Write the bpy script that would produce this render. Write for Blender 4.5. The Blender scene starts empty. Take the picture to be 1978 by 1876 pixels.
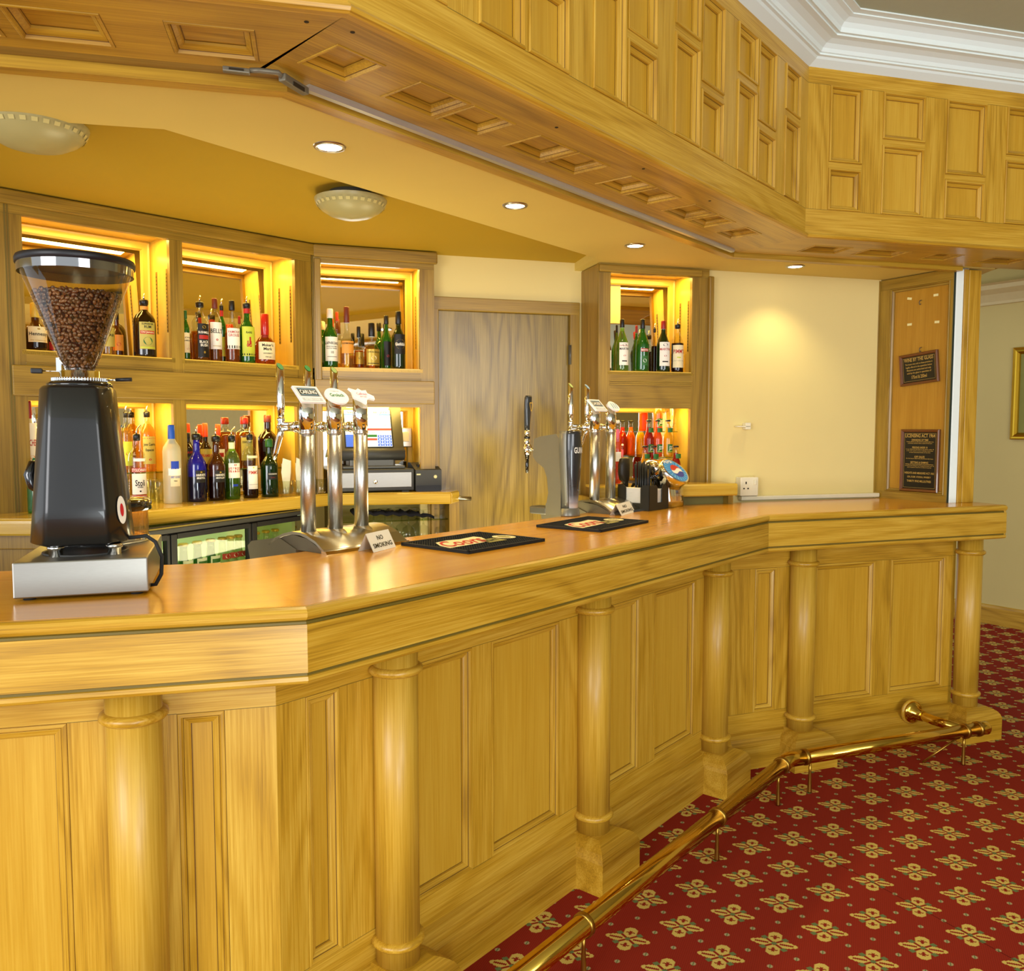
import bpy, bmesh, math, random
from mathutils import Vector, Matrix
random.seed(7)
C=bpy.context.scene.collection
sin,cos,pi,rad=math.sin,math.cos,math.pi,math.radians
def lamp(name,ty,loc,e,col,size=.1,aim=None,size2=None,spot=None,blend=.6,spread=None):
    d=bpy.data.lights.new(name,ty); d.energy=e; d.color=col
    if ty=='AREA': d.size=size; 
    else: d.shadow_soft_size=size
    if size2: d.shape='RECTANGLE'; d.size_y=size2
    if spread: d.spread=rad(spread)
    if ty=='SPOT': d.spot_size=rad(spot); d.spot_blend=blend
    o=bpy.data.objects.new(name,d); C.objects.link(o); o.location=loc
    if aim is not None: o.rotation_euler=(Vector(aim)-Vector(loc)).to_track_quat('-Z','Y').to_euler()
    return o
# ------------------------------------------------------------------ camera
H=1.465; F=1620.0; TH=math.atan(109/F)
cam=bpy.data.cameras.new('camera'); co=bpy.data.objects.new('camera',cam); C.objects.link(co)
co.location=(0,0,H); co.rotation_euler=(pi/2-TH,0,0); cam.sensor_width=36; cam.lens=F/1978*36
cam.clip_start=.02; cam.clip_end=60
bpy.context.scene.camera=co
def ray(px,py):
    x=(px-989)/F; y=-(py-938)/F
    return Vector((x,cos(TH)+y*sin(TH),-sin(TH)+y*cos(TH)))
def P(px,py,h):
    """where the line of sight through a pixel of the photograph meets the level h"""
    r=ray(px,py); t=(h-H)/r.z
    return Vector((r.x*t,r.y*t))
class Fr:
    """a wall-like frame: local x along, local y away from the viewer, z up"""
    def __init__(s,o,a):
        s.o=Vector(o).to_2d(); s.a=a; s.d=Vector((sin(rad(a)),cos(rad(a)))); s.n=Vector((s.d.y,-s.d.x))
    def M(s,x=0,y=0,z=0):
        p=s.w(x,y); return Matrix.Translation((p.x,p.y,z))@Matrix.Rotation(math.atan2(s.d.y,s.d.x),4,'Z')
    def w(s,x,y): return s.o+s.d*x-s.n*y
    def loc(s,p): q=Vector(p).to_2d()-s.o; return q.dot(s.d),-q.dot(s.n)
    def pix(s,px,py,yo=0):
        r=ray(px,py); o=s.w(0,yo); t=o.dot(s.n)/r.to_2d().dot(s.n)
        q=r.to_2d()*t; return (q-s.o).dot(s.d), H+r.z*t
    def x(s,px,yo=0,z=1.4):
        k=(px-989)/F; o=s.w(0,yo)
        # k*(Y cos - (z-H) sin) = X
        return (k*(o.y*cos(TH)-(z-H)*sin(TH))-o.x)/(s.d.x-k*s.d.y*cos(TH))
def ang(v): return math.degrees(math.atan2(v.x,v.y))
def between(p,q): return Fr(p,ang(Vector(q)-Vector(p)))
# ------------------------------------------------------------------ node helpers / materials
def hexc(h,a=1):
    h=h.lstrip('#'); r=[int(h[i:i+2],16)/255 for i in (0,2,4)]
    return tuple((x/12.92 if x<=.04045 else ((x+.055)/1.055)**2.4) for x in r)+(a,)
class N:
    def __init__(s,name):
        s.m=bpy.data.materials.new(name); s.m.use_nodes=True; s.t=s.m.node_tree; s.t.nodes.clear()
        s.out=s.t.nodes.new('ShaderNodeOutputMaterial')
    def n(s,ty,**k):
        x=s.t.nodes.new(ty)
        for a,b in k.items(): setattr(x,a,b)
        return x
    def l(s,a,b): s.t.links.new(a,b)
    def math(s,op,a,b=None,c=None):
        x=s.n('ShaderNodeMath',operation=op)
        for i,v in enumerate((a,b,c)):
            if v is None: continue
            if isinstance(v,(int,float)): x.inputs[i].default_value=v
            else: s.l(v,x.inputs[i])
        return x.outputs[0]
    def mix(s,f,a,b):
        x=s.n('ShaderNodeMix',data_type='RGBA')
        for i,v in ((0,f),(6,a),(7,b)):
            if isinstance(v,(int,float)): x.inputs[i].default_value=v
            elif isinstance(v,tuple): x.inputs[i].default_value=v
            else: s.l(v,x.inputs[i])
        return x.outputs[2]
    def noise(s,vec,scale,detail=2,rough=.5,dist=0):
        x=s.n('ShaderNodeTexNoise'); x.inputs['Scale'].default_value=scale; x.inputs['Detail'].default_value=detail
        x.inputs['Roughness'].default_value=rough; x.inputs['Distortion'].default_value=dist
        if vec is not None: s.l(vec,x.inputs['Vector'])
        return x.outputs['Fac']
    def ramp(s,f,pts):
        x=s.n('ShaderNodeValToRGB'); e=x.color_ramp.elements
        while len(e)<len(pts): e.new(.5)
        for i,(p,c) in enumerate(pts): e[i].position=p; e[i].color=c
        s.l(f,x.inputs[0]); return x.outputs[0]
    def objvec(s,scale=(1,1,1),rnd=0):
        tc=s.n('ShaderNodeTexCoord'); mp=s.n('ShaderNodeMapping'); mp.inputs['Scale'].default_value=scale
        if rnd:
            oi=s.n('ShaderNodeObjectInfo'); v=s.n('ShaderNodeVectorMath',operation='SCALE'); v.inputs[0].default_value=(31,17,23)
            s.l(oi.outputs['Random'],v.inputs['Scale'])
            a=s.n('ShaderNodeVectorMath',operation='ADD'); s.l(tc.outputs['Object'],a.inputs[0]); s.l(v.outputs[0],a.inputs[1]); s.l(a.outputs[0],mp.inputs[0])
        else: s.l(tc.outputs['Object'],mp.inputs[0])
        return mp.outputs[0]
MATS={}
def mat(name,col,rough=.5,metal=0,var=.06,emit=0,coat=0,trans=0,ior=1.45,nscale=25,bump=0,spec=None,stretch=(1,1,1)):
    if name in MATS: return MATS[name]
    k=N(name); c=hexc(col); b=k.n('ShaderNodeBsdfPrincipled')
    f=k.noise(k.objvec(stretch),nscale,3)
    lo=tuple(max(0,x*(1-var)) for x in c[:3])+(1,); hi=tuple(min(1,x*(1+var)) for x in c[:3])+(1,)
    k.l(k.mix(f,lo,hi),b.inputs['Base Color'])
    b.inputs['Roughness'].default_value=rough; b.inputs['Metallic'].default_value=metal
    b.inputs['Coat Weight'].default_value=coat; b.inputs['Transmission Weight'].default_value=trans; b.inputs['IOR'].default_value=ior
    if spec is not None: b.inputs['Specular IOR Level'].default_value=spec
    if emit: b.inputs['Emission Color'].default_value=c; b.inputs['Emission Strength'].default_value=emit
    if bump:
        bp=k.n('ShaderNodeBump'); bp.inputs['Strength'].default_value=bump; bp.inputs['Distance'].default_value=.002; k.l(f,bp.inputs['Height']); k.l(bp.outputs[0],b.inputs['Normal'])
    k.l(b.outputs[0],k.out.inputs[0]); MATS[name]=k.m; return k.m
def glass(name,col,fres=1.45,rough=.03,dif=0,gl=1.0):
    """thin bottle glass: tinted see-through plus mirror-like sheen, dif adds body colour"""
    if name in MATS: return MATS[name]
    k=N(name); c=hexc(col)
    f=k.noise(k.objvec(),8,2)
    t=k.n('ShaderNodeBsdfTransparent'); k.l(k.mix(f,tuple(x*.94 for x in c[:3])+(1,),c),t.inputs[0])
    last=t.outputs[0]
    if dif:
        d=k.n('ShaderNodeBsdfDiffuse'); d.inputs[0].default_value=c; m=k.n('ShaderNodeMixShader'); m.inputs[0].default_value=dif
        k.l(last,m.inputs[1]); k.l(d.outputs[0],m.inputs[2]); last=m.outputs[0]
    g=k.n('ShaderNodeBsdfGlossy'); g.inputs['Roughness'].default_value=rough; g.inputs['Color'].default_value=(gl,gl,gl,1)
    lw=k.n('ShaderNodeLayerWeight'); lw.inputs[0].default_value=.5; f0=((fres-1)/(fres+1))**2*1.4
    ff=k.math('MULTIPLY_ADD',k.math('POWER',lw.outputs['Facing'],4.0),.85,f0)
    m=k.n('ShaderNodeMixShader'); k.l(ff,m.inputs[0]); k.l(last,m.inputs[1]); k.l(g.outputs[0],m.inputs[2])
    k.l(m.outputs[0],k.out.inputs[0]); MATS[name]=k.m; return k.m
def oak(name,axis,base,dark,light,rings=9,rough=.38,coat=.18,contrast=.36,fine=1.0):
    """oak: axis is the grain direction in the object's own coordinates"""
    if name in MATS: return MATS[name]
    k=N(name)
    def st(a,b): return tuple(a if 'xyz'[i]==axis else b for i in range(3))
    v1=k.objvec(st(.7,4.2),1); v2=k.objvec(st(5,260),1); v3=k.objvec(st(1.2,36),1)
    n1=k.noise(v1,1.0,1.5,.45,.5)
    rg=k.math('MULTIPLY',n1,rings*2*pi); rg=k.math('SINE',rg); rg=k.math('MULTIPLY_ADD',rg,.5,.5); rg=k.math('POWER',rg,2.2)
    n2=k.noise(v2,1.0,3,.6); n3=k.noise(v3,1.0,2,.5)
    a=k.math('MULTIPLY_ADD',rg,-.5*contrast,.62)
    a=k.math('ADD',a,k.math('MULTIPLY',k.math('SUBTRACT',n2,.5),1.1*fine)); a=k.math('ADD',a,k.math('MULTIPLY',k.math('SUBTRACT',n3,.5),.5))
    oi=k.n('ShaderNodeObjectInfo'); a=k.math('ADD',a,k.math('MULTIPLY',k.math('SUBTRACT',oi.outputs['Random'],.5),.16))
    col=k.ramp(a,[(.08,hexc(dark)),(.5,hexc(base)),(.92,hexc(light))])
    b=k.n('ShaderNodeBsdfPrincipled'); k.l(col,b.inputs['Base Color']); b.inputs['Roughness'].default_value=rough; b.inputs['Coat Weight'].default_value=coat; b.inputs['Coat Roughness'].default_value=.18
    bp=k.n('ShaderNodeBump'); bp.inputs['Strength'].default_value=.18; bp.inputs['Distance'].default_value=.0008; k.l(n2,bp.inputs['Height']); k.l(bp.outputs[0],b.inputs['Normal'])
    k.l(b.outputs[0],k.out.inputs[0]); MATS[name]=k.m; return k.m
OK=('#bf9022','#8c6410','#d9af42')
oakX=oak('oak_grain_along',  'x',*OK); oakZ=oak('oak_grain_upright','z',*OK)
panZ=oak('oak_veneer_upright','z','#c49424','#a67a18','#d4a93a',rings=5,contrast=.14,fine=.7)
panX=oak('oak_veneer_along','x','#b07d28','#8a5a14','#c89a40',rings=5,contrast=.3,fine=.8)
undX=oak('oak_dark_along','x','#b08622','#886010','#caa02e',rings=6,contrast=.5)
topX=oak('worktop_oak','x','#dc961a','#c07e0e','#e8aa2c',rings=4,rough=.22,coat=.4,contrast=.25,fine=.55)
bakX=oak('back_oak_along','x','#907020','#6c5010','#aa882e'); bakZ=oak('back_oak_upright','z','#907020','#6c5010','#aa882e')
nicX=oak('niche_oak_along','x','#d6ac38','#b88a24','#e4bf50',rings=4,contrast=.2,fine=.5); nicZ=oak('niche_oak_upright','z','#d6ac38','#b88a24','#e4bf50',rings=4,contrast=.2,fine=.5)
dorZ=oak('door_oak','z','#8a722e','#6a5420','#a58b44',rings=14,contrast=.55,fine=1.2,rough=.3)
colZ=oak('column_oak','z','#bf9226','#986e16','#d4aa40',rings=5,contrast=.3,rough=.42,coat=.1)
bcX=oak('back_counter_oak','x','#c09a2e','#9c741a','#d0ae44',rings=4,contrast=.3,coat=.5,rough=.25)
quirk=mat('moulding_shadow_line','#6a4812',.6)
gro=mat('groove_varnish','#6b5a1c',.5); dark=mat('shadow_gap','#2a2008',.8)
chrome=mat('chrome','#e6e6e4',.08,1,.03); steel=mat('brushed_steel','#9b9890',.36,1,.08,nscale=60,stretch=(1,1,12))
satin=mat('satin_steel','#b9b3a4',.28,1,.05); brass=mat('polished_brass','#dcb44c',.12,1,.06,nscale=6); brass2=mat('dull_brass','#b08a3c',.3,1)
blackp=mat('black_plastic','#17171a',.45); blackg=mat('black_gloss','#0c0c0e',.12,0,.1,coat=.8); charc=mat('charcoal_plastic','#3a3a38',.5); rubber=mat('rubber','#1d1d1c',.75,nscale=90,bump=.3)
white=mat('white_card','#f2eee0',.6); ink=mat('ink_black','#15130f',.7); red=mat('print_red','#c8202a',.5); gold=mat('print_gold','#c9a040',.4); green=mat('print_green','#1f7a34',.5); blue=mat('print_blue','#1f3fae',.5)
cream=mat('cream_label','#efe2b4',.6); yellow=mat('print_yellow','#d8c83a',.5); pale=mat('pale_plaster','#e6d6a6',.8,var=.03,nscale=6); 
wallm=mat('cream_wall_paint','#e4d08a',.75,var=.04,nscale=3); ceilm=mat('ochre_ceiling_paint','#b59412',.8,var=.03,nscale=4); soffm=mat('soffit_plaster','#dcc468',.75,var=.03,nscale=5)
plast=mat('white_gloss_plaster','#e8f4f0',.45,var=.02,nscale=5); roomc=mat('room_ceiling_paint','#b4bca4',.85,var=.03)
mirror=mat('mirror_glass','#f4efe0',.015,1,.01); grey=mat('grey_casting','#736d5a',.4,.3); dgrey=mat('dark_grey_casting','#5f5c52',.4,.4)
opal=mat('opal_glass_shade','#a9a06a',.35,var=.05); alu=mat('white_aluminium','#c9c8bc',.3,.6); alw=mat('white_lacquered_guide','#e8efe8',.25,0,.02,emit=.12)  # the guide's white is given a faint glow of its own
emw=mat('lamp_glow','#fff3cf',.5,emit=14); emf=mat('fridge_glow','#e9ffd0',.5,emit=.9)
paper=mat('paper','#e9e6d4',.8); clear=glass('clear_glass','#f6f8f0',1.38)
# ------------------------------------------------------------------ mesh builder
class G:
    def __init__(s): s.v=[];s.f=[];s.m=[];s.s=[]
    def add(s,vs,fs,m=0,sm=False):
        b=len(s.v); s.v+=[tuple(p) for p in vs]
        for f in fs: s.f.append([i+b for i in f]); s.m.append(m); s.s.append(sm)
        return s
    def box(s,x0,x1,y0,y1,z0,z1,m=0,bev=0):
        if bev<=0:
            v=[(x,y,z) for z in (z0,z1) for y in (y0,y1) for x in (x0,x1)]
            return s.add(v,[(0,2,3,1),(4,5,7,6),(0,1,5,4),(2,6,7,3),(0,4,6,2),(1,3,7,5)],m)
        b=bmesh.new(); bmesh.ops.create_cube(b,size=1)
        for q in b.verts: q.co=Vector(((q.co.x+.5)*(x1-x0)+x0,(q.co.y+.5)*(y1-y0)+y0,(q.co.z+.5)*(z1-z0)+z0))
        bmesh.ops.bevel(b,geom=b.edges[:],offset=bev,segments=2,profile=.5,affect='EDGES'); b.verts.index_update()
        s.add([q.co[:] for q in b.verts],[[q.index for q in f.verts] for f in b.faces],m); b.free(); return s
    def lathe(s,pr,seg=24,c=(0,0,0),m=0,sm=True,ax='z',mfun=None,cap=True):
        vs=[];fs=[]
        for r,z in pr:
            for i in range(seg):
                a=2*pi*i/seg; p=(r*cos(a),r*sin(a),z) if ax=='z' else ((z,r*cos(a),r*sin(a)) if ax=='x' else (r*cos(a),z,-r*sin(a)))
                vs.append((p[0]+c[0],p[1]+c[1],p[2]+c[2]))
        b=len(s.v); s.v+=vs
        for j in range(len(pr)-1):
            for i in range(seg):
                k=(i+1)%seg; s.f.append([b+j*seg+i,b+j*seg+k,b+(j+1)*seg+k,b+(j+1)*seg+i])
                s.m.append(mfun((pr[j][1]+pr[j+1][1])/2) if mfun else m); s.s.append(sm)
        if cap:
            for j,rv in ((0,True),(len(pr)-1,False)):
                if pr[j][0]>1e-4:
                    q=[b+j*seg+i for i in range(seg)]
                    s.f.append(q[::-1] if rv else q); s.m.append(mfun(pr[j][1]) if mfun else m); s.s.append(False)
        return s
    def tube(s,pts,r,seg=12,m=0,cap=True,sm=True):
        pts=[Vector(p) for p in pts]; rs=r if isinstance(r,(list,tuple)) else [r]*len(pts)
        up=None; rings=[]
        for i,p in enumerate(pts):
            t=((pts[i+1]-p).normalized() if i<len(pts)-1 else Vector((0,0,0)))+((p-pts[i-1]).normalized() if i else Vector((0,0,0))); t.normalize()
            if up is None: up=Vector((0,0,1)) if abs(t.z)<.9 else Vector((1,0,0))
            a=t.cross(up).normalized(); b=a.cross(t).normalized(); up=b
            k=1.0
            if 0<i<len(pts)-1:
                cc=(pts[i+1]-p).normalized().dot((p-pts[i-1]).normalized()); k=1/max(.5,math.sqrt((1+cc)/2))
            rings.append([p+(a*cos(2*pi*j/seg)+b*sin(2*pi*j/seg))*rs[i] for j in range(seg)])
        return s.loft(rings,m,cap,sm)
    def loft(s,rings,m=0,cap=True,sm=True,closed=True):
        n=len(rings[0]); vs=[p for r in rings for p in r]; fs=[]
        for j in range(len(rings)-1):
            for i in range(n if closed else n-1):
                k=(i+1)%n; fs.append((j*n+i,j*n+k,(j+1)*n+k,(j+1)*n+i))
        s.add(vs,fs,m,sm)
        if cap:
            b=len(s.v)-len(vs); s.f.append([b+i for i in range(n)][::-1]); s.m.append(m); s.s.append(False)
            s.f.append([b+(len(rings)-1)*n+i for i in range(n)]); s.m.append(m); s.s.append(False)
        return s
    def prism(s,poly,z0,z1,m=0):
        n=len(poly); return s.add([(p[0],p[1],z0) for p in poly]+[(p[0],p[1],z1) for p in poly],[list(range(n))[::-1],list(range(n,2*n))]+[(i,(i+1)%n,n+(i+1)%n,n+i) for i in range(n)],m)
    def xprism(s,poly,x0,x1,m=0,sm=False):
        """poly in (y,z) pushed along x"""
        n=len(poly); s.add([(x0,p[0],p[1]) for p in poly]+[(x1,p[0],p[1]) for p in poly],[(i,n+i,n+(i+1)%n,(i+1)%n) for i in range(n)],m,sm)
        b=len(s.v)-2*n; s.f.append([b+i for i in range(n)]); s.m.append(m); s.s.append(False); s.f.append([b+n+i for i in range(n)][::-1]); s.m.append(m); s.s.append(False); return s
    def text(s,body,w,h,m=0,fn=None,bold=True):
        """lettering filling w x h, fn maps (x,y) centred plane coordinates to a point"""
        vs,fs=tgeo(body); W,Hh=tsize(body)
        k=w/W; kh=h/Hh if h else k
        s.add([fn((x-W/2)*k,(y-Hh/2)*kh) for x,y in vs],fs,m); return s
    def obj(s,name,mats,parent=None,M=None,fix=True):
        me=bpy.data.meshes.new(name); me.from_pydata(s.v,[],s.f)
        mats=mats if isinstance(mats,(list,tuple)) else [mats]
        for q in mats: me.materials.append(q)
        me.polygons.foreach_set('material_index',s.m); me.polygons.foreach_set('use_smooth',s.s)
        if fix:
            b=bmesh.new(); b.from_mesh(me); bmesh.ops.recalc_face_normals(b,faces=b.faces[:]); b.to_mesh(me); b.free()
        o=bpy.data.objects.new(name,me); C.objects.link(o); place(o,M,parent); return o
WM={}
def place(o,M,parent):
    M=M if M is not None else (WM[parent.name] if parent else Matrix.Identity(4))
    WM[o.name]=M.copy()
    if parent: o.parent=parent; o.matrix_parent_inverse=Matrix.Identity(4); o.matrix_basis=WM[parent.name].inverted()@M
    else: o.matrix_basis=M
_tg={}
def tgeo(body):
    if body not in _tg:
        cu=bpy.data.curves.new('lettering','FONT'); cu.body=body; cu.size=1; cu.offset=.018; cu.resolution_u=2
        o=bpy.data.objects.new('lettering',cu); me=bpy.data.meshes.new_from_object(o)
        vs=[(v.co.x,v.co.y) for v in me.vertices]; fs=[list(p.vertices) for p in me.polygons]
        x0=min(v[0] for v in vs); y0=min(v[1] for v in vs); vs=[(a-x0,b-y0) for a,b in vs]
        _tg[body]=(vs,fs,max(v[0] for v in vs),max(v[1] for v in vs))
        bpy.data.objects.remove(o); bpy.data.curves.remove(cu); bpy.data.meshes.remove(me)
    return _tg[body][0],_tg[body][1]
def tsize(body): return _tg[body][2],_tg[body][3]
def tag(o,label=None,cat=None,group=None,kind='thing'):
    if label: o['label']=label
    if cat: o['category']=cat
    if group: o['group']=group
    if kind: o['kind']=kind
    return o
def struct(o): o['kind']='structure'; return o
def empty(name,M=None):
    o=bpy.data.objects.new(name,None); C.objects.link(o); o.empty_display_size=.05; place(o,M,None); return o
def copytree(o,M,parent=None):
    """a thing and its parts, sharing mesh data"""
    rel=WM[o.name].inverted()
    def rec(a,par):
        c=a.copy(); C.objects.link(c)
        m=M@rel@WM[a.name]; place(c,m,par)
        for ch in [x for x in list(bpy.data.objects) if x.parent==a]: rec(ch,c)
        return c
    return rec(o,parent)
# ------------------------------------------------------------------ board with openings
def board(name,x0,x1,z0,z1,holes,M,parent,mv,mh,th=.022,seam=True):
    """one framed board: stiles grain up, rails grain along, openings cut through"""
    xs=sorted(set([x0,x1]+[h[0] for h in holes]+[h[1] for h in holes])); zs=sorted(set([z0,z1]+[h[2] for h in holes]+[h[3] for h in holes]))
    xs=[x for x in xs if x0-1e-6<=x<=x1+1e-6]; zs=[z for z in zs if z0-1e-6<=z<=z1+1e-6]
    zl=min([h[2] for h in holes]) if holes else z1; zh=max([h[3] for h in holes]) if holes else z0
    inh=lambda a,b: any(h[0]-1e-6<=a<=h[1]+1e-6 and h[2]-1e-6<=b<=h[3]+1e-6 for h in holes)
    g=G(); cell={}
    for i in range(len(xs)-1):
        for j in range(len(zs)-1):
            a=(xs[i]+xs[i+1])/2; b=(zs[j]+zs[j+1])/2
            if not inh(a,b): cell[i,j]=(0 if zl<b<zh and not any(h[0]<a<h[1] for h in holes) else 1)
    for (i,j),m in cell.items():
        X0,X1,Z0,Z1=xs[i],xs[i+1],zs[j],zs[j+1]
        g.add([(X0,0,Z0),(X1,0,Z0),(X1,0,Z1),(X0,0,Z1)],[(0,1,2,3)],m)
        g.add([(X0,th,Z0),(X1,th,Z0),(X1,th,Z1),(X0,th,Z1)],[(3,2,1,0)],m)
        for di,dj,q in ((-1,0,[(X0,0,Z1),(X0,th,Z1),(X0,th,Z0),(X0,0,Z0)]),(1,0,[(X1,0,Z0),(X1,th,Z0),(X1,th,Z1),(X1,0,Z1)]),(0,-1,[(X0,0,Z0),(X0,th,Z0),(X1,th,Z0),(X1,0,Z0)]),(0,1,[(X1,0,Z1),(X1,th,Z1),(X0,th,Z1),(X0,0,Z1)])):
            if (i+di,j+dj) not in cell: g.add(q,[(0,1,2,3)],m)
    if seam and holes:   # fine joint lines between rails and stiles
        for zz in (zl,zh):
            if z0+.01<zz<z1-.01:
                for i in range(len(xs)-1):
                    a=(xs[i]+xs[i+1])/2
                    if not inh(a,zz-.001 if zz==zh else zz+.001): g.box(xs[i],xs[i+1],-.0002,.0004,zz-.0006,zz+.0006,2)
    return g.obj(name,[mv,mh,gro],parent,M,fix=False)
def panel(x0,x1,z0,z1,M,parent,pm,mm,rec=.016,w=.02,bead=.004,two=False):
    """recessed panel with its moulding (sub-part)"""
    p=G().box(x0+w*.6,x1-w*.6,rec,rec+.006,z0+w*.6,z1-w*.6).obj('panel',pm,parent,M)
    pr=[(0,.001),(.0008,.001),(.0012,-bead*.6),(.003,-bead),(w*.3,-bead),(w*.42,rec*.22),(w*.46,rec*.3),(w*.5,rec*.26),(w*.8,rec*.5),(w*.93,rec*.66),(w*.95,rec*.96),(w,rec*.97)]
    g=G(); rings=[[(x0+a,b,z0+a),(x1-a,b,z0+a),(x1-a,b,z1-a),(x0+a,b,z1-a)] for a,b in pr]
    for j in range(len(rings)-1):
        for i in range(4):
            k=(i+1)%4; g.add([rings[j][i],rings[j][k],rings[j+1][k],rings[j+1][i]],[(0,1,2,3)],2 if j in (0,5,10) else (0 if i%2==0 else 1))
    g.obj('moulding',list(mm)+[quirk],p,M,fix=False)
    return p
def clipx(hs,x0,x1): return [h for h in hs if h[1]>x0 and h[0]<x1]
# ------------------------------------------------------------------ key lines of the place
HC=1.12; FBH=.967; HB=2.2
AB=P(594,1174,HC); BC=P(1487,995,HC); CE=P(1943,976,HC); AL=P(0,1205.5,HC)
fA=between(AL,AB); fB=between(AB,BC); fC=between(BC,CE)
LA=(AB-AL).length; LB=(BC-AB).length; LC=(CE-BC).length+.012
def mit(f1,f2): return math.tan(rad((f1.a-f2.a)/2))      # x shift per unit depth at the joint of two runs
mAB=mit(fA,fB); mBC=mit(fB,fC)
XL=-1.6                                                   # the bar runs on to the left, outside the picture
def runs(off):
    """(frame, x0, x1) of the three runs at depth off behind the counter edge"""
    return ((fA,XL,LA-off*mAB),(fB,off*mAB,LB-off*mBC),(fC,off*mBC,LC))
# ------------------------------------------------------------------ the shell
f=N('carpet_floor')
def carpet():
    k=f; tc=k.n('ShaderNodeTexCoord'); sp=k.n('ShaderNodeSeparateXYZ'); k.l(tc.outputs['Object'],sp.inputs[0])
    c0=P(1684.9,1703.5,0); e1=(P(1874.6,1805,0)-P(1605.1,1658.7,0))/3; e2=(P(1920.5,1647.9,0)-P(1599,1722.8,0))/4
    det=e1.x*e2.y-e1.y*e2.x
    x=k.math('SUBTRACT',sp.outputs[0],c0.x); y=k.math('SUBTRACT',sp.outputs[1],c0.y)
    M=k.math
    u=M('ADD',M('MULTIPLY',x,e2.y/det),M('MULTIPLY',y,-e2.x/det)); v=M('ADD',M('MULTIPLY',x,-e1.y/det),M('MULTIPLY',y,e1.x/det))
    q=lambda a,n: M('DIVIDE',M('ADD',M('FLOOR',M('MULTIPLY',a,n)),.5),n)
    # tufted look: snap to the weave
    un,vn=q(u,46),q(v,46)
    fr=lambda a: M('SUBTRACT',M('FRACT',M('ADD',a,.5)),.5)
    uu,vv=fr(un),fr(vn)
    a=M('ADD',uu,vv); b=M('SUBTRACT',vv,uu); A=M('ABSOLUTE',a); B=M('ABSOLUTE',b); U=M('ABSOLUTE',uu); V=M('ABSOLUTE',vv)
    lt=lambda p,q_: M('LESS_THAN',p,q_)
    mul=lambda *z: z[0] if len(z)==1 else M('MULTIPLY',z[0],mul(*z[1:]))
    mx=lambda *z: z[0] if len(z)==1 else M('MAXIMUM',z[0],mx(*z[1:]))
    # long pointed petals along a, round petals along b, small ones between
    t=M('DIVIDE',A,.50); wl=M('MULTIPLY',M('MULTIPLY',t,M('SUBTRACT',1,t)),.50)
    lp=mul(lt(B,M('ADD',wl,0.012)),lt(.06,A),lt(A,.5)); vein=mul(lt(B,.024),lt(.12,A),lt(A,.40))
    t2=M('DIVIDE',B,.52); ws=M('MULTIPLY',M('POWER',t2,.8),M('MULTIPLY',M('SQRT',M('MAXIMUM',M('SUBTRACT',1,t2),0)),.36))
    spt=mul(lt(A,ws),lt(.07,B),lt(B,.52)); vein2=mx(mul(lt(A,.03),lt(.18,B),lt(B,.36)),mul(lt(A,.09),lt(.27,B),lt(B,.31)))
    d1=mul(lt(V,.045),lt(U,.17),lt(.05,U)); d2=mul(lt(U,.045),lt(V,.17),lt(.05,V)); gap=mx(mul(lt(V,.016),lt(.0,U)),mul(lt(U,.016),lt(.0,V)))
    gr=mx(mul(lt(V,.045),lt(U,.27),lt(.18,U)),mul(lt(U,.045),lt(V,.27),lt(.18,V)),mul(lt(A,.05),lt(B,.05)))
    yel=mul(mx(lp,spt,d1,d2),M('SUBTRACT',1,mx(vein,vein2,gap)))
    # small flecks at the half points
    h1=fr(M('MULTIPLY',un,2)); h2=fr(M('MULTIPLY',vn,2))
    fl=mul(lt(M('ABSOLUTE',M('ADD',h1,h2)),.11),lt(M('ABSOLUTE',M('SUBTRACT',h2,h1)),.13),lt(.3,mx(U,V)))
    flg=mul(lt(M('ABSOLUTE',M('ADD',h1,h2)),.035),lt(M('ABSOLUTE',M('SUBTRACT',h2,h1)),.16),lt(.3,mx(U,V)))
    wv=k.n('ShaderNodeTexChecker'); cb=k.n('ShaderNodeCombineXYZ'); k.l(u,cb.inputs[0]); k.l(v,cb.inputs[1]); k.l(cb.outputs[0],wv.inputs['Vector']); wv.inputs['Scale'].default_value=46
    base=k.mix(M('MULTIPLY',wv.outputs['Fac'],.55),hexc('#9b2c1e'),hexc('#741c12'))
    base=k.mix(k.noise(tc.outputs['Object'],1.5,2),base,k.mix(.35,base,hexc('#a8401c')))
    col=k.mix(gr,base,hexc('#6f7f4e')); col=k.mix(yel,col,hexc('#dcc062')); col=k.mix(fl,col,hexc('#b6a878')); col=k.mix(flg,col,hexc('#5e6b3e'))
    seam=mul(lt(M('ABSOLUTE',M('ADD',M('SUBTRACT',v,0),.02)),.007)); col=k.mix(M('MULTIPLY',seam,.8),col,hexc('#2a0c08'))
    nz=k.noise(tc.outputs['Object'],700,2); col=k.mix(M('MULTIPLY',nz,.35),col,k.mix(.5,col,(0,0,0,1)))
    b_=k.n('ShaderNodeBsdfPrincipled'); k.l(col,b_.inputs['Base Color']); b_.inputs['Roughness'].default_value=.95; b_.inputs['Specular IOR Level'].default_value=.1
    bp=k.n('ShaderNodeBump'); bp.inputs['Strength'].default_value=.4; bp.inputs['Distance'].default_value=.002; k.l(wv.outputs['Fac'],bp.inputs['Height']); k.l(bp.outputs[0],b_.inputs['Normal'])
    k.l(b_.outputs[0],k.out.inputs[0])
carpet()
struct(G().add([(-4,-3,0),(7,-3,0),(7,9,0),(-4,9,0)],[(0,1,2,3)]).obj('floor',f.m))
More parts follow.
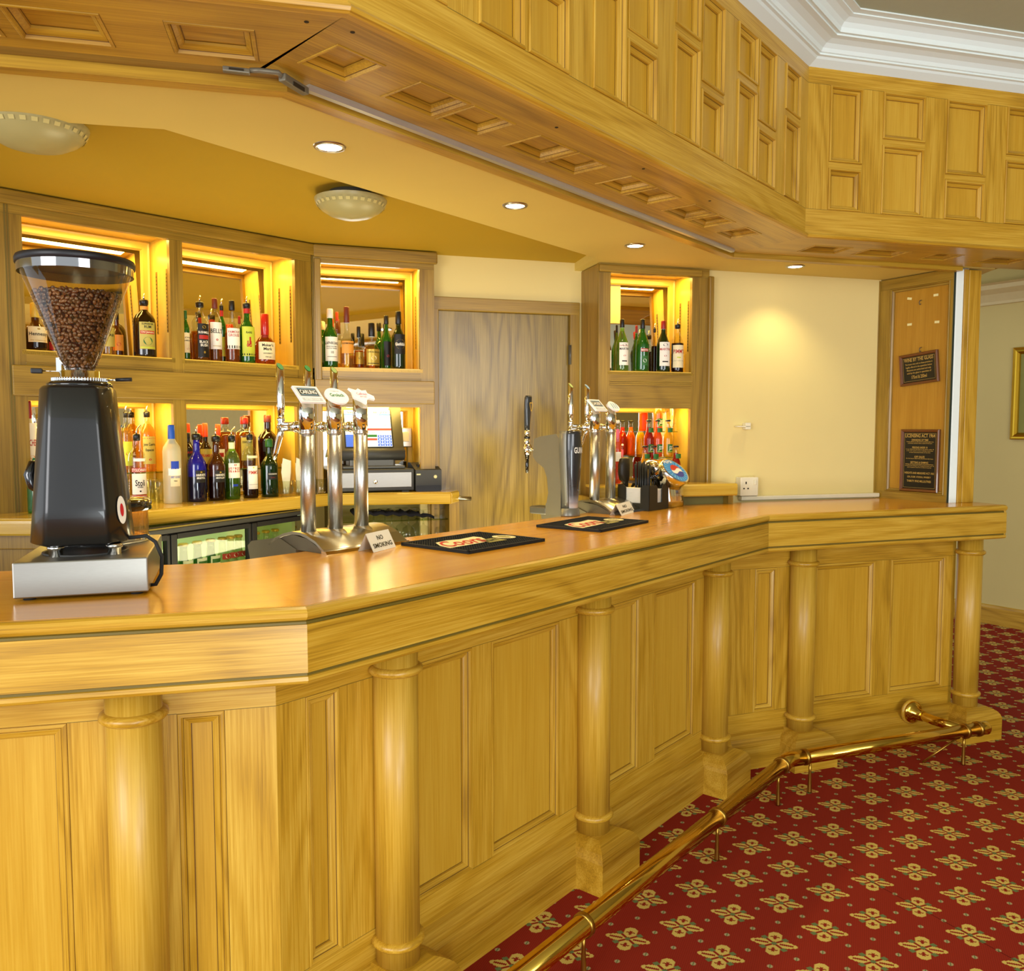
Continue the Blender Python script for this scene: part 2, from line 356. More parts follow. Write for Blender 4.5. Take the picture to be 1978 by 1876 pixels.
# room ceiling beyond the bulkhead and its cornice
FBo=P(672,27,HB); FBe=P(1555,458,HB); uB=between(FBo,FBe); uC=Fr(FBe,75.0); uA=Fr(FBo,76.8)
LUB=(FBe-FBo).length; ZT=2.84
def upoly(off,xl=-2.6,xr=3.2):
    """corner points of the bulkhead line, off = distance out towards the room"""
    m1=mit(uA,uB); m2=mit(uB,uC)
    return [uA.w(xl,-off),uB.w(-off*m1,-off),uB.w(LUB+off*m2,-off),uC.w(xr,-off)]
prof=[(0,2.835),(.03,2.853),(.036,2.860),(.046,2.862),(.046,2.868),(.052,2.870),(.058,2.882),(.072,2.894),(.095,2.902),(.115,2.904),(.115,2.910),(.128,2.910),(.132,2.926),(.143,2.940),(.162,2.950),(.178,2.953),(.178,2.957),(.205,2.957),(.205,2.975),(0,2.975)]
g=G(); R=[[(p.x,p.y,z) for p in upoly(o,-3,6.2)] for o,z in prof]
for j in range(len(R)-1):
    for i in range(3): g.add([R[j][i],R[j][i+1],R[j+1][i+1],R[j+1][i]],[(0,1,2,3)])
struct(g.obj('trim_1',plast))
cp=upoly(.2,-3.2,6.3); struct(G().prism([tuple(p) for p in cp]+[(7.05,-3.05),(-4.5,-3.05)],2.962,3.0).obj('ceiling_1',roomc))
# ------------------------------------------------------------------ bulkhead panelling
bk=empty('oak_bulkhead',uB.M(0,0,HB))
tag(bk,'long oak panelled bulkhead hanging over the bar counter under the white cornice','bulkhead')
TZ,BZ=2.776,2.308
def col2(xa,xb,tr): return [(xa,xb,BZ,tr-.011),(xa,xb,tr+.011,TZ)] if tr else [(xa,xb,BZ,TZ)]
hB=[]
for (a,b,c,d) in ((-.075,.085,.093,.255),(.348,.506,.517,.675),(.776,.929,.938,1.093),(1.194,1.349,1.358,1.513),(1.612,1.766,1.774,1.929)):
    hB+=col2(a,b,2.606)+col2(c,d,2.498)
hB+=col2(2.012,2.158,2.604); hB=[h for h in hB if h[0]>.02]
hC=col2(.096,.244,2.479)+col2(.335,.533,2.585)+col2(.633,.829,2.475)+col2(.928,1.12,2.575)+col2(1.22,1.41,2.475)+col2(1.51,1.70,2.585)
hA=[]
for i in range(5): hA+=col2(-.42-i*.42,-.26-i*.42,2.606)+col2(-.25-i*.42,-.09-i*.42,2.498)
for fr,x0,x1,hs in ((uA,-2.6,0,hA),(uB,0,LUB,hB),(uC,0,3.2,hC)):
    M=fr.M(); board('framed_board',x0,x1,HB+.014,ZT,hs,M,bk,oakZ,oakX)
    for h in hs: panel(*h,M,bk,panZ,[oakX,oakZ],rec=.018,w=.024,bead=.005)
# bead along the foot, and the underside with its coffers
m1=mit(uA,uB); m2=mit(uB,uC)
def sweep(pr,name,mats,parent,segs,close=True):
    """moulding run along several frames; pr = (depth, z); segs = (frame, x0, slope0, x1, slope1)"""
    out=[]
    for fr,x0,s0,x1,s1 in segs:
        g=G(); n=len(pr)
        a=[(x0+s0*y,y,z) for y,z in pr]; b=[(x1+s1*y,y,z) for y,z in pr]
        g.add(a+b,[(i,(i+1)%n,n+(i+1)%n,n+i) for i in range(n if close else n-1)],0,False)
        if close: g.add(a,[tuple(range(n))]); g.add(b,[tuple(range(n))[::-1]])
        out.append(g.obj(name,mats,parent,fr.M(),fix=close))
    return out
useg=((uA,-2.6,0,0,-m1),(uB,0,m1,LUB,-m2),(uC,0,m2,3.2,0))
sweep([(-.004,HB+.016),(-.012,HB+.013),(-.015,HB+.007),(-.012,HB+.001),(-.004,HB-.002),(.012,HB-.002),(.012,HB+.016)],'bead_moulding',oakX,bk,useg)
def under(fr): # local x along, y up into the bulkhead, z towards the room
    o=fr.w(0,0); d=fr.d; n=fr.n
    return Matrix(((d.x,0,n.x,o.x),(d.y,0,n.y,o.y),(0,1,0,HB),(0,0,0,1)))
D0,D1=-.32,-.012
uh={0:[],1:[],2:[]}
for a,b in ((-.325,-.165),(-.595,-.43),(-.77,-.62),(-1.05,-.88),(-1.22,-1.07)): uh[0].append((a,b,-.236,-.10))
xx=lambda px: uB.x(px,.235,HB)
for a,b in ((572,667),(733,832),(838,921),(968,1041),(1045,1107),(1148,1197),(1201,1248),(1276,1320),(1323,1358),(1379,1410)):
    uh[1].append((xx(a),xx(b),-.235,-.105))
cc=lambda px: uC.x(px,.24,HB)
for a,b in ((1518,1612),(1622,1722),(1752,1822),(1860,1946),(1975,2060)): uh[2].append((cc(a)+.05,cc(b),-.24,-.115))
for i,(fr,xa,s0,xb,s1) in enumerate(((uA,-2.6,0,0,-.584),(uB,0,.10,LUB,-m2),(uC,0,m2,3.2,0))):
    M=under(fr); hs=uh[i]
    d0=-.278 if i==0 else D0
    hs=[h for h in hs if h[0]>xa and h[1]<xb]
    lo=xa-s0*D1; hi=xb-s1*D1
    if s0<0: lo=xa-s0*D0
    if s1<0: lo=lo
    ob=board('soffit_board',lo,hi,d0,D1,hs,M,bk,undX,undX,th=.02,seam=False)
    for v in ob.data.vertices:
        if abs(v.co.x-lo)<1e-5: v.co.x=xa-s0*v.co.z
        elif abs(v.co.x-hi)<1e-5: v.co.x=xb-s1*v.co.z
    for h in hs: panel(*h,M,bk,undX,[undX,undX],rec=.018,w=.024,bead=.002)
    pl=G()
    for h in hs:
        xm=h[1]+.04
    if i==1:
        for px,py in ((681,62),(592,42),(1075,246),(1243,326),(1371,388)):
            x,y=fr.loc(P(px,py,HB)); pl.lathe([(.0045,-.0008),(.0045,.0)],10,(x,0,-y),ax='y')
        pl.obj('screw_plugs',dark,bk,M)
# shutter track, oak strip
sweep([(.276,HB+.008),(.337,HB+.008),(.337,HB+.03),(.276,HB+.03)],'shutter_shade_board',bakX,bk,((uA,-2.6,0,0,-m1),),True)  # dark wood in place of the shadow band at the shutter recess
tr=sweep([(.300,HB-.006),(.304,HB-.012),(.318,HB-.012),(.322,HB-.006),(.322,HB+.001),(.300,HB+.001)],'shutter_track',alu,None,((uB,.145,0,2.27,0),))[0]
tag(tr,'long white aluminium shutter track under the edge of the oak bulkhead','shutter track')
st=empty('oak_lining_strip',uB.M(0,.34,HB-.01)); tag(st,'narrow oak lining strip between shutter track and plaster soffit','lining strip')
sweep([(.338,HB-.016),(.375,HB-.016),(.375,HB+.01),(.338,HB+.01)],'strip_board',undX,st,((uA,-2.6,0,0,-m1),(uB,0,m1,LUB,-m2),(uC,0,m2,1.05,0)))
# hinged latch at the joint of the track
hg=empty('shutter_latch',uB.M(.03,.31,HB-.02)); tag(hg,'cast metal shutter latch at the corner of the bulkhead, left of the white track','latch')
a=P(430,130,HB-.012); b=P(483,136,HB-.012); c_=P(537,139,HB-.012); d_=P(590,172,HB-.012)
la=between(a,b); lb=between(c_,d_)
G().box(0,(b-a).length,-.006,.008,-.006,.004,bev=.002).box(.012,(b-a).length-.012,-.0075,-.004,-.003,.001,1).obj('slotted_plate',[grey,dark],hg,la.M(0,0,HB-.014))
G().tube([(b.x,b.y,HB-.012),((b.x*2+c_.x)/3,(b.y*2+c_.y)/3,HB-.011),(c_.x,c_.y,HB-.013),(c_.x*.7+d_.x*.3,c_.y*.7+d_.y*.3,HB-.02)],.0055,8).obj('link_arm',grey,hg,Matrix.Identity(4))
G().box(.01,(d_-c_).length,-.01,.008,-.012,.004,bev=.003).box((d_-c_).length*.4,(d_-c_).length*.8,-.0115,-.009,-.012,-.004,1).obj('latch_body',[grey,dark],hg,lb.M(0,0,HB-.014))
# ------------------------------------------------------------------ bar interior ceiling / soffit
ZC=2.24
e0=P(317,253,HB); e1=P(1150,500,HB); eL=P(0,232,HB); eF=between(e0,e1)
sp=[uA.w(-2.6,.36),uB.w(.36*m1,.36),uB.w(LUB-.36*m2,.36),uC.w(.36*m2,.36),uC.w(1.25,.36),(2.3,4.6),(.2,4.4),tuple(e1),tuple(e0),tuple(e0+(eL-e0)*5)]
struct(G().prism([tuple(p) for p in sp],HB+.004,ZC+.02).obj('ceiling_2',soffm))
struct(G().prism([(-4.2,.2),(-4.2,6),(2.35,6),(2.35,3.9)]+[tuple(uC.w(.3,.35)),tuple(uB.w(LUB,.35)),tuple(uB.w(0,.35)),tuple(uA.w(-2.6,.35))],ZC,ZC+.03).obj('ceiling_3',ceilm))
# ------------------------------------------------------------------ the bar counter
bar=empty('bar_counter',fB.M(0,.3,0)); tag(bar,'panelled oak front of the bar counter with moulded skirting','bar counter')
PO=.205
HT,HB_=.865,.232
ph={0:[(-1.35,-1.02,HB_,HT),(-.93,-.60,HB_,HT),(-.35,.052,HB_,HT),(.262,.358,HB_,HT)],
    1:[(.143,.24,HB_,HT),(.385,.702,HB_,HT),(.783,1.112,HB_,HT),(1.29,1.60,HB_,HT),(1.708,2.028,HB_,HT)],
    2:[(.086,.2,HB_,HT),(.40,.742,HB_,HT),(.832,1.163,HB_,HT)]}
for i,(fr,x0,x1) in enumerate(runs(PO)):
    if i==2: x1=1.222
    M=fr.M(0,PO,0)
    board('framed_board',x0,x1,.02,FBH+.02,ph[i],M,bar,oakZ,oakX)
    for h in ph[i]: panel(*h,M,bar,panZ,[oakX,oakZ],rec=.017,w=.028,bead=.002)
# return end of the bar at the right, with its back
Me=Fr(fC.w(1.222,PO),fC.a-90)
G().box(-.02,.0,0,.46,.02,FBH+.02).obj('end_board',oakZ,bar,Matrix.Translation((fC.w(1.222,PO).x,fC.w(1.222,PO).y,0))@Matrix.Rotation(math.atan2(fC.d.y,fC.d.x),4,'Z'))
skp=[(PO,.0),(.160,.0),(.158,.108),(.166,.118),(.172,.132),(.186,.146),(PO,.150)]
sweep(skp,'skirting_board',oakX,bar,((fA,XL,0,LA,-mAB),(fB,0,mAB,LB,-mBC),(fC,0,mBC,1.222,0)))
wt=empty('bar_worktop',fB.M(0,.3,HC)); tag(wt,'long polished oak bar top with rounded nosing and deep fascia','bar top')
D=.62
def seg_poly(fr,i,y0,y1):
    a=runs(y0)[i]; b=runs(y1)[i]
    return [(a[1],y0),(a[2],y0),(b[2],y1),(b[1],y1)]
for i,(fr,x0,x1) in enumerate(runs(0)):
    y1=D if i<2 else .52
    if i==1: # keep the corner behind the B run square with the C run's depth
        pl=[(runs(.02)[1][1],.02),(runs(.02)[1][2],.02),(runs(.52)[1][2],.52),(runs(.62)[1][2]-.1,.62),(runs(D)[1][1],D)]
    else: pl=seg_poly(fr,i,.02,y1)
    G().prism(pl,HC-.035,HC).obj('top_board',topX,wt,fr.M())
s3=((fA,XL,0,LA,-mAB),(fB,0,mAB,LB,-mBC),(fC,0,mBC,LC,0))
nose=[(.03,HC-.0003),(.012,HC-.0005),(.004,HC-.004),(0,HC-.011),(.001,HC-.019),(.006,HC-.025),(.010,HC-.027),(.03,HC-.030)]
sweep(nose,'nosing',oakX,wt,s3)
sweep([(.012,HC-.027),(.008,HC-.029),(.008,HC-.034),(.03,HC-.034),(.03,HC-.027)],'groove_strip',gro,wt,s3)
sweep([(.03,HC-.034),(.004,HC-.034),(.003,FBH+.024),(.009,FBH+.022),(.009,FBH+.018),(.003,FBH+.016),(.002,FBH+.008),(.006,FBH+.002),(.014,FBH-.001),(.05,FBH),(.05,HC-.036)],'fascia_board',oakX,wt,s3)
sweep([(.0085,FBH+.0225),(.0065,FBH+.0225),(.0065,FBH+.0175),(.0085,FBH+.0175)],'groove_strip',gro,wt,s3)
# rounded end of the top at the right: end fascia returns
Er=fC.M(LC,0,0)
g=G(); g.box(-.012,.0,.006,.52,FBH,HC-.002,0,.004); g.obj('end_fascia',oakX,wt,fC.M(LC,0,0))
G().box(-.5,-.01,.05,.07,FBH,HC-.035).obj('back_fascia',oakX,wt,fC.M(LC,.44,0))
G().prism([(XL,.05),(LA-.05*mAB,.05),(LA-.55*mAB,.55),(XL,.55)],FBH+.012,FBH+.02).obj('underside_board',undX,wt,fA.M())
G().prism([(.05*mAB,.05),(LB-.05*mBC,.05),(LB-.5*mBC,.5),(.55*mAB,.55)],FBH+.012,FBH+.02).obj('underside_board',undX,wt,fB.M())
G().prism([(.05*mBC,.05),(LC-.01,.05),(LC-.01,.5),(.5*mBC,.5)],FBH+.012,FBH+.02).obj('underside_board',undX,wt,fC.M())
# ------------------------------------------------------------------ columns
def column(M):
    r=empty('oak_column',M)
    R=.0545
    G().lathe([(R,.150),(R,FBH)],64).obj('shaft',colZ,r)
    for z,nm in ((.206,'lower_ring'),(.885,'upper_ring')):
        G().lathe([(R-.002,z-.012),(R+.006,z-.011),(R+.0115,z-.005),(R+.0125,z),(R+.011,z+.005),(R+.005,z+.0095),(R-.002,z+.011)],48).obj(nm,oakX,r)
    w=.112
    q=G(); pr=[(0,0),(0,.104),(.003,.110),(.006,.118),(.014,.130),(.03,.141),(.045,.148),(.055,.151)]
    rr=[[(-w+i,-w+i*.9,z),(w-i,-w+i*.9,z),(w-i,.04,z),(-w+i,.04,z)] for i,z in pr]
    q.loft(rr,0,True,False).obj('plinth',oakX,r)
    return r
cols=[(fA,.185,'stout oak column under the bar end below the coffee grinder'),(fB,.385,'oak column just right of the bar corner below the taps, rings at both ends'),
 (fB,1.256,'oak column beside the second brass rail collar, in the long middle run'),(fB,2.15,'oak column in the inner bend of the bar with a square plinth'),
 (fC,.31,'oak column on the far run directly behind the bend of the brass rail'),(fC,1.272,'free-standing oak column under the far open end of the bar top')]
c0=None
for fr,x,lb in cols:
    M=fr.M(x,.17,0)
    if c0 is None: c=c0=column(M)
    else: c=copytree(c0,M)
    tag(c,lb,'column','oak columns along the bar front')
# ------------------------------------------------------------------ brass foot rail
rl=empty('brass_foot_rail',fB.M(.8,-.112,.15)); tag(rl,'polished brass foot rail running along the foot of the bar','foot rail')
ro=-.112; rz=.150; rr=.0285
pA=fA.w(-.4,ro); pAB=fB.w(ro*mAB,ro); pBC=fB.w(LB-ro*mBC,ro); pC=fC.w(1.075,ro)
V3=lambda p,z: (p.x,p.y,z)
I4=Matrix.Identity(4)
G().tube([V3(pA,rz),V3(pAB,rz)],rr,24).obj('tube',brass,rl,I4)
G().tube([V3(pAB,rz),V3(fB.w(LB-ro*mBC-.05,ro),rz)],rr,32).obj('tube',brass,rl,I4)
G().tube([V3(fB.w(LB-ro*mBC-.075,ro),rz),V3(pBC,rz),V3(fC.w(ro*mBC+.075,ro),rz)],rr+.002,32).obj('elbow',brass,rl,I4)
G().tube([V3(fC.w(ro*mBC+.05,ro),rz),V3(pC,rz)],rr,32).obj('tube',brass,rl,I4)
G().lathe([(0,.012),(.012,.0115),(.024,.008),(rr+.001,.0),(rr+.0015,-.05),(rr,-.052)],32,ax='x').obj('end_cap',brass,rl,fC.M(1.08,ro,rz))
for fr,x in ((fB,LB-ro*mBC-.076),(fC,ro*mBC+.076),(fB,.79),(fB,1.592),(fC,.955),(fC,1.032)):
    G().lathe([(rr,-.008),(rr+.0045,-.0065),(rr+.0045,.0065),(rr,.008)],32,ax='x').obj('collar',brass2,rl,fr.M(x,ro,rz))
for fr,x in ((fB,.79),(fB,1.592),(fB,2.13),(fC,.135),(fC,.955)):
    G().lathe([(.0095,0),(.009,.004),(.0055,.09),(.0055,rz-rr+.002)],14).obj('support_post',brass2,rl,fr.M(x,ro,0))
G().tube([V3(fC.w(.965,ro),rz),V3(fC.w(.93,.03),rz+.004),V3(fC.w(.93,.165),rz+.004)],.0215,20).obj('wall_arm',brass,rl,I4)
fl=G(); fl.lathe([(.05,.008),(.051,0),(.05,-.008),(.041,-.014),(.036,-.016),(.034,-.024),(.026,-.027),(.025,-.06),(.0225,-.062)],32,ax='y'); fl.obj('wall_flange',brass,rl,fC.M(.93,.15,rz+.004))
G().lathe([(.058,.010),(.058,.0),(.05,-.003)],32,ax='y').obj('flange_backing',oakX,rl,fC.M(.93,.152,rz+.004))
G().tube([V3(fC.w(.80,-.04),.0045),V3(fC.w(.93,ro+.01),rz-.03)],.0045,8).obj('brace',brass2,rl,I4)
# ------------------------------------------------------------------ far corridor
k0=P(1850,1193,0); k1=P(1978,1217,0); fK=between(k0,k1)
struct(G().box(-2.6,3.2,0,.08,0,3.0).obj('wall_corridor',mat('corridor_paint','#d2bd78',.8,var=.04,nscale=3),None,fK.M()))
struct(G().xprism([(0,0),(-.02,0),(-.02,.125),(-.014,.14),(0,.145)],-2.6,3.2).obj('baseboard_corridor',oakX,None,fK.M()))
cz=fK.pix(1930,588)[1]
struct(G().xprism([(0,cz),(-.02,cz),(-.025,cz+.02),(-.06,cz+.07),(-.11,cz+.10),(-.115,cz+.13),(-.15,cz+.14),(0,cz+.14)],-2.6,3.2).obj('trim_2',mat('cornice_cream','#d8c690',.6),None,fK.M()))
struct(G().prism([tuple(uC.w(1.3,.3)),tuple(uC.w(6.2,.0)),(7.05,9),(2.0,9)],2.95,3.0).obj('ceiling_4',roomc))
xa,za=fK.pix(1960,672); _,zb=fK.pix(1960,849)
pf=empty('gilt_picture_frame',fK.M(xa,0,zb)); tag(pf,'gilt-framed picture on the cream corridor wall beyond the bar end','picture')
hh=za-zb; ww=.5
gf=G()
pr=[(0,0),(0,-.022),(.008,-.03),(.02,-.026),(.032,-.03),(.045,-.016),(.05,-.006)]
rg=[[(a,b,a),(ww-a,b,a),(ww-a,b,hh-a),(a,b,hh-a)] for a,b in pr]
for j in range(len(rg)-1):
    for i in range(4): gf.add([rg[j][i],rg[j][(i+1)%4],rg[j+1][(i+1)%4],rg[j+1][i]],[(0,1,2,3)],1 if j<1 else 0)
gf.obj('frame',[mat('gilt','#c8a02c',.28,.9),mat('frame_brown','#5a2c10',.4)],pf,None,fix=False)
G().box(.05,ww-.05,-.006,-.001,.05,hh-.05).obj('picture_mount',mat('olive_mount','#8d8a3a',.5),pf)
# ------------------------------------------------------------------ reveal at the right end, pillar
r0=P(1690,961,HC); r1=P(1826,972,HC); fR=between(r0,r1); LR=(r1-r0).length
scr=empty('oak_side_screen',fR.M(0,0,HC)); tag(scr,'tall oak panel standing on the far end of the bar top, carrying two plaques','side screen')
x1,z1=fR.pix(1726,600); x2,z2=fR.pix(1829,560)
hl=(.055,LR-.01,HC+.035,fR.pix(1760,553)[1])
board('framed_board',0,LR,HC,2.2,[hl],fR.M(),scr,bakZ,bakX,th=.03)
panel(*hl,fR.M(),scr,oak('screen_veneer','z','#a9791a','#8c600f','#bd8f2e',rings=4,contrast=.2,fine=.6),[bakX,bakZ],rec=.012,w=.018)
G().box(-.02,0,-.012,.02,HC,2.2,bev=.003).obj('edge_post',bakZ,scr,fR.M())
def on_screen(px,py): x,z=fR.pix(px,py,.012); return x,z
def plaque(c,w,h,rot,name,label,lines):
    x,z=on_screen(*c); M=fR.M(x,.011,z)@Matrix.Rotation(rad(rot),4,'Y')
    r=empty(name,M); tag(r,label,'plaque')
    fw=.014
    g=G(); pr=[(0,0),(0,-.012),(.004,-.016),(.010,-.014),(fw,-.007)]
    rg=[[(-w/2+a,b,-h/2+a),(w/2-a,b,-h/2+a),(w/2-a,b,h/2-a),(-w/2+a,b,h/2-a)] for a,b in pr]
    for j in range(len(rg)-1):
        for i in range(4): g.add([rg[j][i],rg[j][(i+1)%4],rg[j+1][(i+1)%4],rg[j+1][i]],[(0,1,2,3)])
    g.obj('frame',mat('mahogany_frame','#6b3a12',.3,coat=.4),r,None,fix=False)
    G().box(-w/2+fw,w/2-fw,-.007,-.001,-h/2+fw,h/2-fw).obj('black_plate',mat('plate_black','#15120c',.3),r)
    t=G(); iw=w-2*fw-.008
    t.box(-iw/2,iw/2,-.0076,-.0072,h/2-fw-.006,h/2-fw-.005).box(-iw/2,iw/2,-.0076,-.0072,-h/2+fw+.005,-h/2+fw+.006).box(-iw/2,-iw/2+.001,-.0076,-.0072,-h/2+fw+.005,h/2-fw-.005).box(iw/2-.001,iw/2,-.0076,-.0072,-h/2+fw+.005,h/2-fw-.005)
    iw-=.006
    for tx,yy,wf,hh_ in lines:
        t.text(tx,iw*wf,hh_*h,0,lambda a,b,yy=yy: (a,-.0078,b+yy*h/2))
    t.obj('lettering',mat('plate_gold','#b8964a',.4),r,None,fix=False)
    return r
xs_=[on_screen(p,800)[0] for p in (1741,1815)]
W2=xs_[1]-xs_[0]
plaque((1777,712),W2*1.0,.15,-5,'wine_plaque','small framed black plaque hung tilted on the oak screen, upper of the two',
 [('WINE BY THE GLASS',.62,.96,.12),('The house wine sold on these premises is',.33,.9,.07),('legally offered in the quantities below',.14,.86,.07),('Measures are authorised and only',-.05,.8,.07),('sold by the glass in quantities of',-.24,.8,.07),('175ml & 250ml',-.5,.5,.11)])
plaque((1778,890),W2,.30,0,'licensing_plaque','tall framed black plaque of small gold print, lower of the two',
 [('LICENSING ACT 1964',.80,.98,.06),('DRINKING UP TIME',.66,.55,.032),('Twenty minutes are allowed for drinking up after time',.60,.9,.02),('and thirty minutes with a meal served here',.55,.8,.02),('PERSONS UNDER 18',.42,.5,.032),('It is an offence to sell drink to any person under 18',.36,.92,.02),('or for such a person to buy or attempt to buy drink',.31,.88,.02),('in these licensed premises at any time',.26,.7,.02),('OFF SALES',.12,.34,.032),('No drink may be taken from the premises after hours',.06,.9,.02),('BETTING & GAMING',-.06,.58,.032),('Betting and unlawful gaming are not permitted here',-.12,.92,.02),('dominoes and cribbage may be played by those over 18',-.17,.95,.02),('and no person may bet on them in any bar',-.22,.8,.02),('WEIGHTS AND MEASURES ACT 1963',-.40,.98,.034),('GIN, RUM, VODKA, WHISKY',-.53,.78,.034),('THIRTY FIVE MILLILITRES',-.66,.8,.034)])
for (px,py) in ((1780,585),(1780,676)):
    x,z=on_screen(px,py)
    h=G().tube([(0,0,.012),(0,-.012,.010),(0,-.018,0),(0,-.012,-.010),(0,-.004,-.006)],.0018,8).obj('cup_hook',dgrey,None,fR.M(x,.012,z))
    tag(h,'small bare metal hook high on the oak screen' if py<600 else 'small metal hook just above the tilted black plaque','hook','hooks on the oak screen')
for px,py,rt in ((1757,577,12),(1808,570,0),(1757,627,0),(1810,622,3)):
    x,z=on_screen(px,py)
    tp=G().box(-.012,.012,-.0008,0,-.0055,.0055).obj('tape_scrap',mat('tape','#e8dfa0',.5),None,fR.M(x,.0118,z)@Matrix.Rotation(rad(rt),4,'Y'))
    tag(tp,{1757577:'white tape scrap on the oak screen, upper left of four',1808570:'white tape scrap on the oak screen, upper right of four',1757627:'white tape scrap on the oak screen, lower left of four',1810622:'white tape scrap on the oak screen, lower right of four'}[px*1000+py],'tape','tape scraps on the oak screen')
q0=P(1829,972,HC); fQ=Fr(q0,75)
gd=empty('shutter_guide',fQ.M(0,0,HC)); tag(gd,'white lacquered metal shutter guide standing upright beside the oak pillar','shutter guide')
G().box(.012,.052,.0,.07,HC,HB-.003,bev=.002).obj('channel',alw,gd,fQ.M())
G().box(0,.012,.004,.07,HC,HB-.003).obj('brush_seal',mat('seal_green_black','#1d2a1c',.6),gd,fQ.M())
G().box(-.01,.07,-.01,.08,HB-.003,HB+.001).obj('cap_plate',alu,gd,fQ.M())
pl_=empty('oak_pillar',fQ.M(.055,0,HC)); tag(pl_,'square oak pillar between the bar end and the bulkhead','pillar')
G().box(.082,.15,.0,.10,HC,HB-.002,bev=.003).obj('post',oakZ,pl_,fQ.M())
G().box(.053,.064,-.006,.05,HC,HB-.002,bev=.002).box(.066,.080,-.001,.05,HC,HB-.002,bev=.002).obj('edge_moulding',oakZ,pl_,fQ.M())
# ------------------------------------------------------------------ back wall, door, right wall
u4a=P(1157,509,HB); u4b=P(1365,522,HB); f4=Fr(u4a,73.5)
L4=f4.loc(u4b)[0]
fD=Fr(f4.w(0,.215),73.5)        # the plane of the door wall
dl=fD.x(846,0,2.0); dr=fD.x(1100,0,2.0); dt=fD.pix(970,604)[1]
al=fD.x(824,0,2.0); ar=fD.x(1118,0,2.0); at=fD.pix(970,579)[1]
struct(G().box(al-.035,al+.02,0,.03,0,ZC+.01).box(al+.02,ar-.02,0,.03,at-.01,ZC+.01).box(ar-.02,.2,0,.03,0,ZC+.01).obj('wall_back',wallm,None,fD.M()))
dz=0
lf=G(); lf.box(dl,dr,.0,.04,.02,dt,0,.002); door=struct(lf.obj('door_1',dorZ,None,fD.M(0,.012,0)))
g=G()
fr_=[(al,dl,0,at),(dr,ar,0,at)]
for a_,b_,c__,d__ in fr_: g.box(a_,b_,-.014,.03,c__,d__,0,.003)
g.box(al,ar,-.0145,.03,dt,at,1,.003)
g.box(dl-.012,dl,-.004,.02,0,dt,2).box(dr,dr+.012,-.004,.02,0,dt,2)
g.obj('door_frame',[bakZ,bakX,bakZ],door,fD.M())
hx,hz=fD.pix(872,961,-.03)
G().lathe([(.024,.0),(.024,-.006),(.01,-.008)],20,(hx-.02,0,hz),ax='y').tube([(hx-.02,0,hz),(hx-.02,-.045,hz),(hx-.005,-.055,hz),(hx+.085,-.055,hz-.006)],.0095,12).obj('handle',satin,door,fD.M())
hx,hz=fD.pix(1097,686)
G().box(dr-.004,dr+.006,-.012,0,hz-.045,hz+.045).tube([(dr,-.014,hz-.045),(dr,-.014,hz+.045)],.005,8).obj('hinge',dgrey,door,fD.M())
# right hand plaster wall
w0=Vector(f4.w(L4,.02)); w1=P(1697,538,HB)
fW=Fr(w0,ang(Vector(fR.w(0,.0))-w0)); LW=(Vector(fR.w(0,0))-w0).length
struct(G().box(-.0,LW,0,.05,.0,HB+.01).obj('wall_right',wallm,None,fW.M()))
# ------------------------------------------------------------------ back bar cabinets
cL0=P(0,362,ZC); cL1=P(600,470,ZC); fL=between(cL0,cL1); LLn=(cL1-cL0).length
c30=cL1+(P(612,472,ZC)-cL1)*.35; c31=P(838,487,ZC); f3=between(c30,c31); L3=(c31-c30).length
ZS=1.728; ZB=1.19; ZU=2.163; ZLt=1.56; ZR=1.60
stripm=mat('aged_brass_strip','#a8862e',.4,.8,nscale=200)
def slot_strip(x,y0,z0,z1,side,M,par):
    g=G(); g.box(min(x,x+side*.0015),max(x,x+side*.0015),y0,y0+.012,z0,z1)
    n=int((z1-z0)/.014)
    for i in range(n): g.box(min(x+side*.0014,x+side*.002),max(x+side*.0014,x+side*.002),y0+.0035,y0+.0085,z0+.004+i*.014,z0+.008+i*.014,1)
    return g.obj('shelf_strip',[stripm,dark],par,M)
